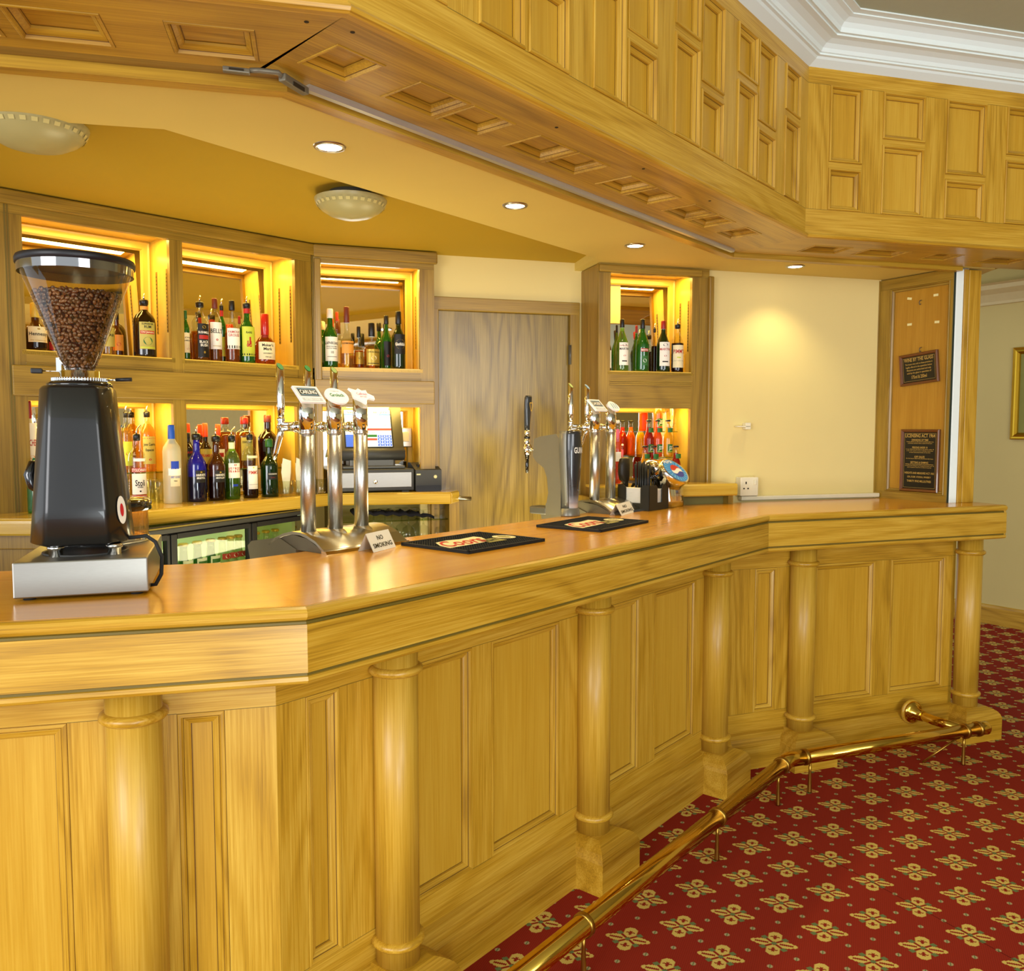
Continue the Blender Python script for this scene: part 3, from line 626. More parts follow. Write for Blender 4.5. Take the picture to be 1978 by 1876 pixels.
def cabinet(name,label,fr,x0,x1,bays,ybk,zbot,group=None,ends=(0,0),bands=True,mir=True):
    r=empty(name,fr.M((x0+x1)/2,.1,ZB)); tag(r,label,'cabinet',group)
    M=fr.M(); holes=[]
    for a,b in bays: holes+= [(a,b,ZS-.004,ZU),(a,b,zbot,ZLt)]
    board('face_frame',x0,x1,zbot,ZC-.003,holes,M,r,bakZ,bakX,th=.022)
    for a,b in bays:
        for (z0,z1,up) in ((ZS,ZU,1),(ZB,ZLt,0)):
            if z1<=z0: continue
            rc=empty_part('niche',r,fr.M((a+b)/2,.1,z0))
            e=.012
            G().box(a-e-.012,a-e,.022,ybk,z0-.004,z1+.02).obj('niche_side',nicZ,rc,M); G().box(b+e,b+e+.012,.022,ybk,z0-.004,z1+.02).obj('niche_side',nicZ,rc,M)
            G().box(a-e-.012,b+e+.012,.022,ybk,z1+.02,z1+.032).obj('niche_top',nicX,rc,M)
            if up: G().box(a-e,b+e,.0,ybk,z0-.016,z0,0).obj('niche_floor',nicX,rc,M)
            ty=.028 if up else 0
            G().add([(a-.03,ybk,z0-.02),(b+.03,ybk,z0-.02),(b+.03,ybk+ty,z1+.03),(a-.03,ybk+ty,z1+.03),(a-.03,ybk+.03,z0-.02),(b+.03,ybk+.03,z0-.02),(b+.03,ybk+.034,z1+.03),(a-.03,ybk+.034,z1+.03)],[(0,1,2,3),(7,6,5,4),(0,3,7,4),(1,5,6,2),(0,4,5,1),(3,2,6,7)]).obj('mirror',mirror,rc,M)
            w=.035; ib=(a-e,b+e,z0,z1+.02)
            pr=[(0,-.012),(.006,-.016),(.012,-.012),(.03,-.012),(.034,-.004),(.036,0)]
            g=G(); rg=[[(ib[0]+q,ybk+y,ib[2]+q*.35),(ib[1]-q,ybk+y,ib[2]+q*.35),(ib[1]-q,ybk+y,ib[3]-q),(ib[0]+q,ybk+y,ib[3]-q)] for q,y in pr]
            for j in range(len(rg)-1):
                for i in range(4): g.add([rg[j][i],rg[j][(i+1)%4],rg[j+1][(i+1)%4],rg[j+1][i]],[(0,1,2,3)],i%2)
            g.obj('mirror_frame',[nicX,nicZ],rc,M,fix=False)
            if up:
                for sd,xx_ in ((1,a-e),(-1,b+e)):
                    for yy in (.05,ybk-.07): slot_strip(xx_,yy,z0+.10,z1-.10,sd,M,rc)
    # reeded band under the upper niches
    if bands:
        for a,b in bays:
            g=G()
            for zz in (ZS-.045,ZS-.053,ZS-.061): g.box(a-.004,b+.004,-.0035,0,zz-.0028,zz+.0028,0,.001)
            g.obj('reeded_moulding',bakX,r,M)
    return r
def empty_part(name,parent,M):
    o=bpy.data.objects.new(name,None); C.objects.link(o); o.empty_display_size=.03; place(o,M,parent); return o
struct(G().box(-.98,LLn+.1,.26,.30,0,ZC+.01).obj('wall_left',wallm,None,fL.M()))
struct(G().box(-.12,L3+.02,.26,.30,0,ZC+.01).obj('wall_left',wallm,None,f3.M()))
struct(G().box(3.0,7,-3.05,-3,0,3).obj('wall_rear',mat('room_wall','#cdbd84',.8),None)); struct(G().box(7,7.05,-3,6.5,0,3).obj('wall_right',MATS['room_wall'],None))
X=lambda fr,px,z=1.9,y=0: fr.x(px,y,z)
bayL=[(X(fL,47),X(fL,330)),(X(fL,355),X(fL,571))]
cabL=cabinet('back_bar_cabinet','large oak back bar cabinet with two lit upper niches, left of the till',fL,-.9,LLn,bayL,.21,ZB)
G().box(-.9,LLn+.01,-.018,.0,ZC-.05,ZC-.004,0,.006).obj('top_moulding',bakX,cabL,fL.M())
G().box(X(fL,20,1.6)-.0,X(fL,20,1.6)+.004,-.002,.0,ZB,ZC-.05).box(X(fL,26,1.6),X(fL,26,1.6)+.003,-.002,.0,ZB,ZC-.05).obj('stile_grooves',gro,cabL,fL.M())
G().box(X(fL,22,1.65),LLn,-.012,.0,1.575,1.675,0,.003).obj('cross_rail',bakX,cabL,fL.M())
bay3=[(X(f3,616),X(f3,811))]
cab3=cabinet('back_bar_cabinet','narrow oak back bar cabinet above the till, one lit niche beside the door',f3,0,L3,bay3,.20,ZB)
G().box(0,L3+.012,-.022,.0,ZC-.055,ZC-.004,0,.006).obj('top_moulding',bakX,cab3,f3.M())
G().box(0.,L3-.003,-.012,.0,1.575,1.675,0,.003).obj('cross_rail',bakX,cab3,f3.M())
G().box(.004,.03,-.01,-.0,ZB,ZC-.06,0,.004).obj('corner_bead',bakZ,cab3,f3.M())
G().box(L3-.012,L3,.022,.16,ZB-.2,ZC-.005).obj('end_panel',bakZ,cab3,f3.M())
bay4=[(X(f4,1179),X(f4,1336))]
cab4=cabinet('back_bar_cabinet','tall oak cabinet right of the door, two niches one above the other',f4,0,L4+.012,bay4,.20,.95)
G().box(0,.014,.022,.215,.6,HB).obj('side_panel',oak('side_oak','z','#8d6b26','#644612','#a88436'),cab4,f4.M())
G().box(0.,L4-.03,-.012,.0,HB-.035,HB-.004,0,.004).obj('top_moulding',bakX,cab4,f4.M())
G().box(L4+.004,L4+.03,-.018,.02,.95,HB-.03,0,.006).obj('edge_post',bakZ,cab4,f4.M())
# niche lamps
def nlamp(fr,a,b,z,e,y=.10):
    p=fr.w((a+b)/2,y); o=lamp('niche_lamp','AREA',(p.x,p.y,z),e,(1,.68,.15),(b-a)*.9,None,.05); o.rotation_euler=(0,0,math.atan2(fr.d.y,fr.d.x)); return o
# ------------------------------------------------------------------ back counters
bc=empty('back_counter',fL.M(.8,-.1,ZB)); tag(bc,'oak back counter under the bottles and the till, rounded front edge','counter')
kp=[P(-900,1004,ZB),P(175,1004,ZB)+Vector((0,.03)),P(250,988.5,ZB),P(582,958,ZB),P(640,953,ZB),P(870,950.5,ZB),P(884,947,ZB)]
eb=f3.w(L3+.05,.0)
back=[tuple(f3.w(L3+.05,.10)),tuple(f3.w(0,.22)),tuple(fL.w(LLn,.24)),tuple(fL.w(-.9,.24))]
poly=[tuple(p) for p in kp]+back
M0=Matrix.Identity(4)
def loc_poly(poly,M): 
    Mi=M.inverted(); return [tuple((Mi@Vector((x,y,0))).to_2d()) for x,y in poly]
MB=fL.M()
G().prism(loc_poly(poly,MB),ZB-.012,ZB).obj('counter_top',bcX,bc,MB)
kk=[Vector(p) for p in kp]
for i in range(len(kk)-1):
    fr=between(kk[i],kk[i+1]); L=(kk[i+1]-kk[i]).length
    G().xprism([(-.0,ZB-.002),(-.006,ZB-.006),(-.008,ZB-.014),(-.008,ZB-.046),(-.004,ZB-.052),(.03,ZB-.052),(.03,ZB-.002)],-.0,L).obj('counter_edge',bcX,bc,fr.M())
# panelling below the counter at the left, behind the grinder
fq=between(P(-900,1004,ZB),kk[1]); lq=(kk[1]-kk[0]).length; G().box(0,lq,.05,.07,0,ZB-.05).box(0,lq,.035,.05,ZB-.10,ZB-.052,0,.003).obj('front_panel',bakZ,bc,between(P(-900,1004,ZB),kk[1]).M())
# ------------------------------------------------------------------ bottle cooler
k1_,k2_=kk[2],kk[3]; fK2=between(kk[1],kk[3]); LK=(kk[3]-kk[1]).length
cl=empty('bottle_cooler',fK2.M(LK/2,.04,.25)); tag(cl,'black glass-fronted bottle cooler lit up under the back counter','bottle cooler')
MK=fK2.M()
zt=ZB-.058
g=G().box(-.1,LK+.03,.045,.06,1.098,zt,0,.003).box(-.1,LK+.03,.02,.045,1.108,zt-.006,0,.004); g.obj('header',charc,cl,MK)
G().box(-.1,LK+.03,.02,.024,zt-.006,zt-.001).obj('header_trim',mat('trim_bronze','#8b7a3a',.35,.6),cl,MK)
G().box(-.0,.02,.06,.5,.3,1.105).box(LK+.01,LK+.03,.06,.32,.3,1.105).box(.0,LK+.03,.06,.32,.28,.3).box(.0,LK+.03,.06,.32,1.10,1.115).obj('carcass',mat('cooler_interior','#b9c98a',.5),cl,MK)
G().box(.0,LK+.03,.30,.32,.3,1.105).obj('glowing_back',mat('cooler_back_glow','#cfe59a',.5,emit=.55),cl,MK)  # back wall glows by itself to imitate the lit interior
dx=[fK2.x(p,.05,1.0) for p in (205,323,480,600)]
for i in range(3):
    a,b=dx[i],dx[i+1]; fw=.03
    df=G(); pr=[(a,a+fw),(b-fw*.55,b)]
    df.box(a+.002,a+fw,.03,.055,.3,1.102,0,.003).box(b-fw*.5,b-.002,.03,.055,.3,1.102,0,.003).box(a+fw,b-fw*.5,.03,.055,1.084,1.102,0).box(a+fw,b-fw*.5,.03,.055,.3,.33)
    o=df.obj('door',blackp,cl,MK)
    G().box(a+fw,b-fw*.5,.042,.046,.33,1.084).obj('door_pane',clear,o,MK)
G().box(dx[0],dx[3],.07,.085,1.088,1.098).obj('light_tube',emf,cl,MK)
G().box(-.08,LK+.01,.08,.29,.825,.83).obj('shelf',satin,cl,MK)
# lower part under the till
cb=empty('glass_shelf_cupboard',f3.M(.2,0,.8)); tag(cb,'open oak cupboard under the till counter, holding upturned wine glasses','cupboard')
cbx0,cbx1=X(f3,640,1.05),X(f3,866,1.05)
Mc=f3.M()
G().box(cbx1,cbx1+.03,-.02,.16,.3,ZB-.052).box(cbx1+.03,cbx1+.05,-.005,.16,.3,ZB-.052).obj('side_post',bakZ,cb,Mc)
G().box(cbx0,cbx1,.28,.30,.3,ZB-.052).box(cbx0,cbx0+.02,-.01,.3,.3,ZB-.052).obj('back_board',mat('cupboard_back','#8c7c3c',.6),cb,Mc)
G().box(cbx0,cbx1,.0,.28,.93,.945).obj('shelf',bakX,cb,Mc)
bm=G(); n=26; R1=[];
for i in range(n):
    x=cbx0+.10+(cbx1-cbx0-.16)*i/(n-1); z=1.088-.022*(i/(n-1))**2+.004*sin(i*1.7)
    R1.append([(x,.02,z),(x,.14,z+.006),(x,.14,z+.016+.003*sin(i*2.1)),(x,.02,z+.012+.003*sin(i*2.9))])
tag(bm.loft(R1).obj('bar_towel',mat('black_cloth','#14121a',.9,nscale=150,bump=.4),None,Mc),'black folded bar towel on the glass shelf under the till counter','towel')
GLs=empty('glass_shelf',f3.M(.2,.1,1.07)); tag(GLs,'thin clear glass shelf carrying the black folded towel','shelf')
G().box(cbx0+.02,cbx1-.002,.0,.27,1.058,1.064).obj('glass_plate',glass('shelf_glass','#d8e6c0',1.45),GLs,Mc)
# u4 back counter
Z4=1.216
b4=empty('back_counter',f4.M(.2,-.05,Z4)); tag(b4,'short oak counter at the foot of the cabinet right of the door','counter')
xa4=X(f4,1128,Z4,-.05); xb4=X(f4,1423,Z4,-.12)
G().box(-.05,xb4,-.12,.02,Z4-.012,Z4+.0,0,.002).obj('counter_top',bcX,b4,f4.M(0,0,0))
G().xprism([(-.122,Z4-.001),(-.128,Z4-.008),(-.128,Z4-.05),(-.122,Z4-.056),(-.1,Z4-.056),(-.1,Z4-.001)],-.05,xb4).obj('counter_edge',bcX,b4,f4.M())
G().box(xb4-.03,xb4-.005,-.10,.0,.3,Z4-.056).obj('leg_panel',bakZ,b4,f4.M()); G().box(-.05,-.03,-.10,.2,.3,Z4-.056).obj('leg_panel',bakZ,b4,f4.M())
G().box(-.05,xb4-.03,-.055,-.04,.3,Z4-.056).obj('front_board',mat('olive_board','#7a6f34',.6),b4,f4.M())
# dado trunk + socket + peg on the right wall
td=G().box(X(fW,1425,1.13),LW,-.035,0,1.125,1.145,0,.004).obj('cable_trunking',mat('white_plastic','#e8e0c0',.4),None,fW.M()); tag(td,'white plastic trunking running along the cream wall above the bar top','trunking')
sx,sz=fW.pix(1438,939); 
so=empty('power_socket',fW.M(sx,0,sz)); tag(so,'white switched wall socket on the cream wall at the end of the back counter','socket')
G().box(-.048,.048,-.045,0,-.045,.045,0,.004).obj('back_box',MATS['white_plastic'],so)
G().box(.022,.034,-.052,-.045,.008,.032,0,.002).obj('switch',MATS['white_plastic'],so)
G().box(-.022,-.016,-.0458,-.0448,.012,.024).box(-.034,-.026,-.0458,-.0448,-.012,-.006).box(-.012,-.004,-.0458,-.0448,-.012,-.006).obj('pin_holes',dark,so)
sx,sz=fW.pix(1436,824)
pg=empty('shelf_peg',fW.M(sx,0,sz)); tag(pg,'small white shelf peg sticking out of the cream wall','wall peg')
G().box(-.05,.02,-.03,-.008,-.003,.003,0,.001).obj('arm',MATS['white_plastic'],pg); G().box(-.006,.022,-.03,0,-.014,.018,0,.002).obj('wall_plate',MATS['white_plastic'],pg)
# ------------------------------------------------------------------ ceiling lights
for i,(px,py) in enumerate(((637,286),(995,399),(1227,476),(1536,516))):
    p=P(px,py,HB); M=Matrix.Translation((p.x,p.y,HB+.004))
    r=empty('recessed_downlight',M); tag(r,['recessed downlight nearest the shutter latch, largest of the soffit lights','second recessed downlight along the soffit, above the taps','third recessed downlight along the soffit, before the inner bend','last recessed downlight, over the far end of the bar'][i],'downlight','recessed downlights in the plaster soffit')
    G().lathe([(.043,0),(.041,-.004),(.034,-.005),(.031,-.001),(.031,.01)],28,cap=False).obj('bezel',satin,r)
    G().lathe([(.031,-.0025),(.018,-.0035),(0,-.004)],24,cap=False).obj('lamp',emw,r)
    lamp('downlight_beam','SPOT',(p.x,p.y,HB-.012),(13,13,12,8)[i],(1,.85,.5),.03,(p.x,p.y,0),None,115,.7)
for i,(px,py,rx) in enumerate(((66,262,.125),(678,402,.118))):
    p=P(px,py,ZC-.05); M=Matrix.Translation((p.x,p.y,ZC))
    r=empty('dome_ceiling_light',M); tag(r,['unlit dome ceiling light partly hidden by the soffit edge, upper left','unlit dome ceiling light over the till'][i],'ceiling light','dome ceiling lights behind the bar')
    G().lathe([(.07,.0),(.07,-.022),(.02,-.024)],28).obj('backplate',dgrey,r)
    pr=[(rx,-.024),(rx*.99,-.03),(rx*.93,-.045),(rx*.8,-.060),(rx*.6,-.074),(rx*.35,-.083),(.001,-.087)]
    G().lathe(pr,40,cap=False).obj('shade',opal,r)
    q=G()
    for k in range(30):
        a=2*pi*k/30
        for (r1,z1),(r2,z2) in (((rx*.952,-.0405),(rx*.905,-.049)),):
            d=.007/rx; q.add([((r1+.0012)*cos(a-d),(r1+.0012)*sin(a-d),z1-.001),((r1+.0012)*cos(a+d),(r1+.0012)*sin(a+d),z1-.001),((r2+.0012)*cos(a+d),(r2+.0012)*sin(a+d),z2-.001),((r2+.0012)*cos(a-d),(r2+.0012)*sin(a-d),z2-.001)],[(0,1,2,3)])
    q.obj('square_pattern',mat('shade_pattern','#c9bd7a',.4),r,None,fix=False)
# ------------------------------------------------------------------ bottles
GL={}
gA=glass('amber_glass','#7a3a0c',1.5,dif=.25); gB=glass('dark_brown_glass','#2a1206',1.5,dif=.35); gG=glass('green_glass','#2f9a2c',1.5,dif=.22); gDG=glass('dark_green_glass','#123a12',1.5,dif=.35)
gBl=glass('blue_glass','#1a1ac8',1.5,dif=.35); gC=clear; gF=glass('frosted_glass','#e8e2c0',1.4,rough=.4,dif=.45); gPG=glass('pale_green_glass','#a9cf62',1.45,dif=.12)
lW=glass('whisky','#c97a1c',1.4,dif=.12); lG=glass('pale_spirit','#ecc65a',1.4,dif=.08); lR=glass('dark_liqueur','#2b0d06',1.4,dif=.45); lO=glass('orange_juice','#e2581c',1.4,dif=.65); lRd=glass('red_juice','#a3180c',1.4,dif=.6); lY=glass('yellow_juice','#e8a81c',1.4,dif=.65); lP=glass('pink_drink','#e8603a',1.4,dif=.4)
capM={'k':mat('cap_black','#15130f',.35),'r':mat('cap_red','#8f1a14',.35),'R':mat('wax_red','#b81c10',.3,coat=.5),'b':mat('cap_blue','#1a4fb0',.35),'g':mat('cap_gold','#c8a03a',.3,.7),'w':mat('cap_white','#e8e4d8',.4),'o':mat('cap_orange','#d8471c',.4),'n':mat('cap_brown','#6b2a18',.4),'G':mat('cap_green','#1f5a22',.4),'s':chrome,'y':mat('cap_yellow','#d6b848',.4),'p':mat('cap_pink','#e05a7a',.4)}
LM=dict(w=white,c=cream,k=mat('label_black','#14110d',.5),y=mat('label_yellow','#c8d23a',.5),g=mat('label_gold','#b89a3c',.35,.4),o=mat('label_orange','#e0983a',.5),t=mat('label_olive','#b9ab4e',.5),r=mat('label_red','#b3241c',.5),G=mat('label_green','#2c6a2a',.5),B=blue,p=mat('label_pink','#e06a86',.5),i=ink)
# silhouettes: radius share, height share
SH={'std':[(.0,0),(.92,0),(1,.015),(1,.60),(.93,.66),(.62,.735),(.36,.79),(.34,.93),(.38,.935),(.38,.95)],
'tall':[(0,0),(.92,0),(1,.012),(1,.66),(.9,.72),(.5,.79),(.36,.83),(.34,.95)],
'wine':[(0,0),(.93,0),(1,.012),(1,.52),(.93,.58),(.62,.66),(.38,.71),(.33,.90),(.39,.905),(.39,.93)],
'round':[(0,0),(.9,0),(1,.02),(1,.40),(.97,.48),(.8,.56),(.5,.62),(.36,.66),(.34,.9)],
'rum':[(0,0),(.95,0),(1,.012),(1,.58),(.95,.66),(.75,.73),(.40,.79),(.33,.82),(.32,.95)],
'bulb':[(0,0),(.88,0),(1,.04),(1,.34),(.92,.44),(.6,.53),(.36,.60),(.33,.80),(.36,.82),(.36,.90)],
'beer':[(0,0),(.92,0),(1,.015),(1,.48),(.9,.56),(.62,.66),(.48,.74),(.42,.93),(.48,.94),(.48,.965)],
'vermouth':[(0,0),(.93,0),(1,.012),(.98,.5),(.92,.56),(.6,.68),(.34,.77),(.31,.93)],
'taper':[(0,0),(.8,0),(.86,.02),(1,.5),(.98,.57),(.6,.66),(.36,.70),(.34,.92)],
'wide':[(0,0),(.94,0),(1,.015),(1,.62),(.9,.70),(.5,.745),(.36,.76),(.34,.93)]}
def cyl(M,r,th0):
    """map label plane to the bottle's side, th0 = bearing of the label centre in the bottle's frame"""
    return lambda a,b,z: (r*sin(th0+a/r),-r*cos(th0+a/r),z+b)
def bottle(name,label,M,Hh,R,sh,gl,liq=None,fill=.55,cap='k',capz=None,labs=(),th=0,pour=0,group=None,neck=None,seg=24,cat='bottle'):
    pr=[(r*R,z*Hh) for r,z in SH[sh]]
    # finer rings so the fill line can fall between
    pp=[pr[0]]
    for (r0,z0),(r1,z1) in zip(pr,pr[1:]):
        n=max(1,int((z1-z0)/(Hh*.05)))
        for i in range(1,n+1): pp.append((r0+(r1-r0)*i/n,z0+(z1-z0)*i/n))
    fz=fill*Hh
    if liq: b=G().lathe(pp,seg,m=0,mfun=lambda z: 1 if z<fz else 0); o=b.obj(name,[gl,liq],None,M)
    else: o=G().lathe(pp,seg).obj(name,gl,None,M)
    tag(o,label,cat,group)
    nr=pr[-1][0]
    cz=capz if capz else .84
    if neck: # coloured neck sleeve
        G().lathe([(nr*1.06,Hh*neck[0]),(nr*1.06,Hh*neck[1])],16,cap=False).obj('neck_sleeve',LM.get(neck[2]) or white,o)
    if cap=='pour' or pour:
        G().lathe([(nr*1.0,Hh*.90),(nr*1.15,Hh*.905),(nr*1.25,Hh*.97),(nr*1.1,Hh*.99),(nr*.5,Hh)],14).obj('stopper',capM['k'],o)
        G().tube([(0,0,Hh),(0,0,Hh*1.03),(.004,0,Hh*1.07),(.016,0,Hh*1.12)] if pour==2 else [(0,0,Hh),(0,0,Hh*1.05),(.003,0,Hh*1.10)],[.0035,.003,.0025,.0022][:4 if pour==2 else 3],8).obj('pourer',chrome,o)
    elif cap and sh=='beer': G().lathe([(nr*1.05,Hh*.95),(nr*1.2,Hh*.955),(nr*1.15,Hh*.985),(nr*.95,Hh),(0,Hh)],16).obj('cap',capM[cap],o)
    elif cap: G().lathe([(nr*1.1,Hh*cz),(nr*1.16,Hh*(cz+.01)),(nr*1.12,Hh*.985),(nr*.95,Hh),(0,Hh)],16).obj('cap',capM[cap],o)
    for lb in labs:
        bg,z0,z1,wd=lb[:4]; g=G(); n=10; rr_=R*1.012; t0=-wd/2
        vs=[]
        for j in range(2):
            for i in range(n+1):
                a=th+t0+wd*i/n; vs.append((rr_*sin(a),-rr_*cos(a),Hh*(z0,z1)[j]))
        g.add(vs,[(i,i+1,n+2+i,n+1+i) for i in range(n)],0,True)
        mats=[LM[bg]]; f=cyl(None,rr_*1.006,th)
        for tx in lb[4:]:
            if len(tx)==5: # text, rel z centre, height share, width share, ink
                t,zc,hh_,ww_,ik=tx; mats.append(LM.get(ik,ink)); k=len(mats)-1
                zz=Hh*(z0+(z1-z0)*zc)
                if t=='#': # solid block
                    w_=wd*rr_*ww_; h2=Hh*(z1-z0)*hh_
                    g.add([f(-w_/2+w_*i/6,s_*h2/2,zz) for s_ in (-1,1) for i in range(7)],[(i,i+1,8+i,7+i) for i in range(6)],k,True)
                elif t=='o':
                    w_=wd*rr_*ww_; g.add([f(w_/2*cos(2*pi*i/16),w_/2*sin(2*pi*i/16)*hh_,zz) for i in range(16)],[tuple(range(16))],k)
                else:
                    g.text(t,wd*rr_*ww_,Hh*(z1-z0)*hh_,k,lambda a,b: (lambda q:(q[0]*1.006,q[1]*1.006,q[2]))(f(a,b,zz)))
        g.obj('label',mats,o,None,fix=False)
    return o
def shelf_bottle(fr,px0,px1,ptop,yo,zs,name,label,sh,gl,**k):
    pc=(px0+px1)/2; x=fr.x(pc,yo,zs+.1); p=fr.w(x,yo); dep=p.y*cos(TH)
    R=(px1-px0)/2*dep/F
    _,zt=fr.pix(pc,ptop,yo); Hh=zt-zs
    c_=-p; th=math.atan2(c_.dot(fr.d),c_.dot(fr.n))+.5*k.pop('th',.12)+.22
    return bottle(name,label,fr.M(x,yo,zs+.0005),Hh,R,sh,gl,th=th,**k)
U=ZS; 
gU='spirit bottles in the upper niches'; gLw='spirit bottles on the back counter'
B_=lambda *a,**k: shelf_bottle(*a,**k)
B_(fL,48,88,586,.075,U,'cognac_bottle','dark cognac bottle with a cream label at the left end of the first upper niche','bulb',gA,liq=lR,fill=.4,cap='y',labs=[('c',.18,.5,1.9,('Hennessy',.5,.3,.9,'i'),('#',.12,.03,.8,'g'),('o',.85,.6,.14,'g'))],group=gU,capz=.7)
B_(fL,92,112,630,.10,U,'liqueur_bottle','small dark bottle with red label half hidden behind the coffee hopper','std',gB,cap='k',labs=[('r',.1,.4,2.2)],group=gU)
B_(fL,196,220,600,.085,U,'rum_bottle','pale rum bottle just right of the coffee hopper','std',gC,liq=lG,fill=.7,cap='w',labs=[('t',.2,.62,2.2,('STAR',.6,.14,.7,'i'))],group=gU)
B_(fL,214,237,604,.135,U,'brandy_bottle','amber brandy bottle with an orange label behind the pale rum bottle','round',gA,cap='k',labs=[('o',.15,.5,2.0,('o',.4,.9,.35,'r'))],group=gU)
B_(fL,259,300,579,.075,U,'dark_rum_bottle','dark rum bottle alone beside the right jamb of the first upper niche','rum',gB,cap='k',pour=1,neck=(.82,.88,'o'),labs=[('t',.14,.60,1.5,('SUPERIOR',.93,.07,.7,'i'),('RUM',.82,.1,.4,'i'),('#',.62,.12,.9,'r'),('Old Jamaica',.62,.09,.8,'c'),('o',.3,.9,.55,'G'),('#',.06,.06,.9,'y'))],group=gU)
B_(fL,352,366,600,.07,U,'irish_whiskey_bottle','green whiskey bottle cut off by the left stile of the second upper niche','std',gG,cap='G',labs=[('c',.15,.55,2.2,('JOHN',.75,.1,.8,'i'),('JAMESON',.6,.1,.9,'i'),('o',.2,.8,.3,'n' if 0 else 'r'))],group=gU,th=.6)
B_(fL,371,403,583,.07,U,'black_label_whiskey_bottle','whiskey bottle with a tall black label and chrome pourer','std',gC,liq=lW,fill=.48,pour=1,labs=[('k',.06,.62,1.5,('BUSHMILLS',.74,.07,.9,'w'),('#',.6,.12,.8,'r'),('BLACK',.46,.08,.75,'w'),('BUSH',.36,.08,.6,'w'),('o',.15,1.2,.16,'g'),('o',.9,.8,.3,'g'))],group=gU,th=.5)
B_(fL,404,428,577,.08,U,'whisky_bottle','whisky bottle with a white label lettered in large capitals and a brown cap','std',gC,liq=lW,fill=.6,cap='n',labs=[('w',.2,.62,2.2,("BELL'S",.68,.17,.95,'i'),('o',.35,1,.16,'r'),('#',.12,.02,.6,'g'))],group=gU)
B_(fL,421,437,589,.125,U,'green_whisky_bottle','green bottle with red neck in the back row behind two whisky bottles','std',gG,pour=1,neck=(.80,.9,'r'),labs=[('y',.12,.45,2.2,('o',.4,.9,.3,'r'))],group=gU)
B_(fL,435,463,581,.075,U,'whisky_bottle','clear-necked whisky bottle with a black cap and white label with red lettering','round',gC,liq=lW,fill=.52,cap='k',labs=[('w',.22,.55,2.0,('FAMOUS',.82,.12,.8,'r'),('GROUSE',.66,.13,.8,'r'),('#',.1,.14,1,'i'))],group=gU)
B_(fL,457,469,611,.15,U,'small_red_cap_bottle','red-capped bottle peeping out between two whisky bottles','std',gC,liq=lW,fill=.6,cap='r',labs=[('w',.2,.5,2)],group=gU)
B_(fL,463,492,585,.07,U,'green_yellow_label_bottle','green whisky bottle with a yellow-green label and red initials','wine',gG,pour=1,neck=(.82,.9,'r'),labs=[('y',.12,.60,1.9,('J',.5,.3,.22,'r'),('&B',.42,.22,.36,'r'),('RARE',.80,.07,.4,'i'),('#',.06,.06,1,'i'))],group=gU)
B_(fL,493,531,607,.07,U,'bourbon_bottle','squat bourbon bottle with red wax-dipped neck','bulb',gC,liq=lW,fill=.5,cap='R',capz=.58,labs=[('c',.10,.44,1.9,("Maker's",.82,.17,.6,'i'),('Mark',.6,.17,.45,'i'),('WHISKY',.34,.08,.5,'i'),('750 ml',.14,.06,.3,'i'))],group=gU,neck=(.5,.6,'r'))
B_(f3,613,622,605,.07,U,'whisky_bottle','sliver of a green bottle at the left jamb of the niche over the till','std',gG,cap='G',labs=[('c',.1,.5,2)],group=gU)
B_(f3,624,652,597,.06,U,'green_malt_bottle','green malt whisky bottle with white cap and large white label','wine',gG,cap='w',labs=[('w',.11,.52,2.0,('LAPHROAIG',.74,.12,.98,'i'),('SINGLE ISLAY MALT',.6,.05,.8,'i'),('SCOTCH WHISKY',.52,.05,.8,'i'),('10',.36,.10,.18,'i'),('#',.18,.02,.7,'i'))],group=gU,neck=(.6,.64,'c'))
B_(f3,644,659,603,.13,U,'malt_whisky_bottle','clear bottle with tan cap standing behind the green malt bottle','tall',gC,liq=lG,fill=.5,cap='o',labs=[('c',.1,.5,2)],group=gU)
B_(f3,657,683,593,.065,U,'tall_malt_bottle','tall clear malt whisky bottle with tan neck foil and gold label','bulb',gC,liq=lG,fill=.32,cap='n',capz=.74,labs=[('o',.24,.44,2.2,('GLENMORANGIE',.8,.14,.9,'n' if 0 else 'i'))],group=gU)
B_(f3,684,702,631,.12,U,'small_blended_bottle','small round whisky bottle with dark cap in the back row over the till','bulb',gC,liq=lW,fill=.4,cap='k',capz=.74,labs=[('g',.12,.40,2.0,('o',.5,.9,.3,'i'))],group=gU)
B_(f3,703,733,624,.065,U,'blended_whisky_bottle','round-shouldered whisky bottle with gilt label and dark purple cap','bulb',gC,liq=lW,fill=.42,cap='k',capz=.70,labs=[('g',.07,.42,2.0,('CHIVAS REGAL',.82,.1,.85,'i'),('o',.45,.8,.35,'c'),('#',.12,.05,.8,'i'))],group=gU)
B_(f3,736,757,610,.12,U,'green_triangular_bottle','bright green bottle with dark label in the back row over the till','wine',gG,cap='k',labs=[('k',.08,.52,1.5,('o',.4,1,.3,'r'))],group=gU)
B_(f3,757,783,602,.06,U,'dark_green_malt_bottle','dark green malt bottle with round gold emblem, at the right jamb over the till','wine',gDG,cap='k',capz=.78,labs=[('k',.26,.60,1.9,('o',.5,1.0,.75,'g'),('o',.5,1.0,.68,'k'),('Glenfiddich',.5,.16,.8,'w'))],group=gU)
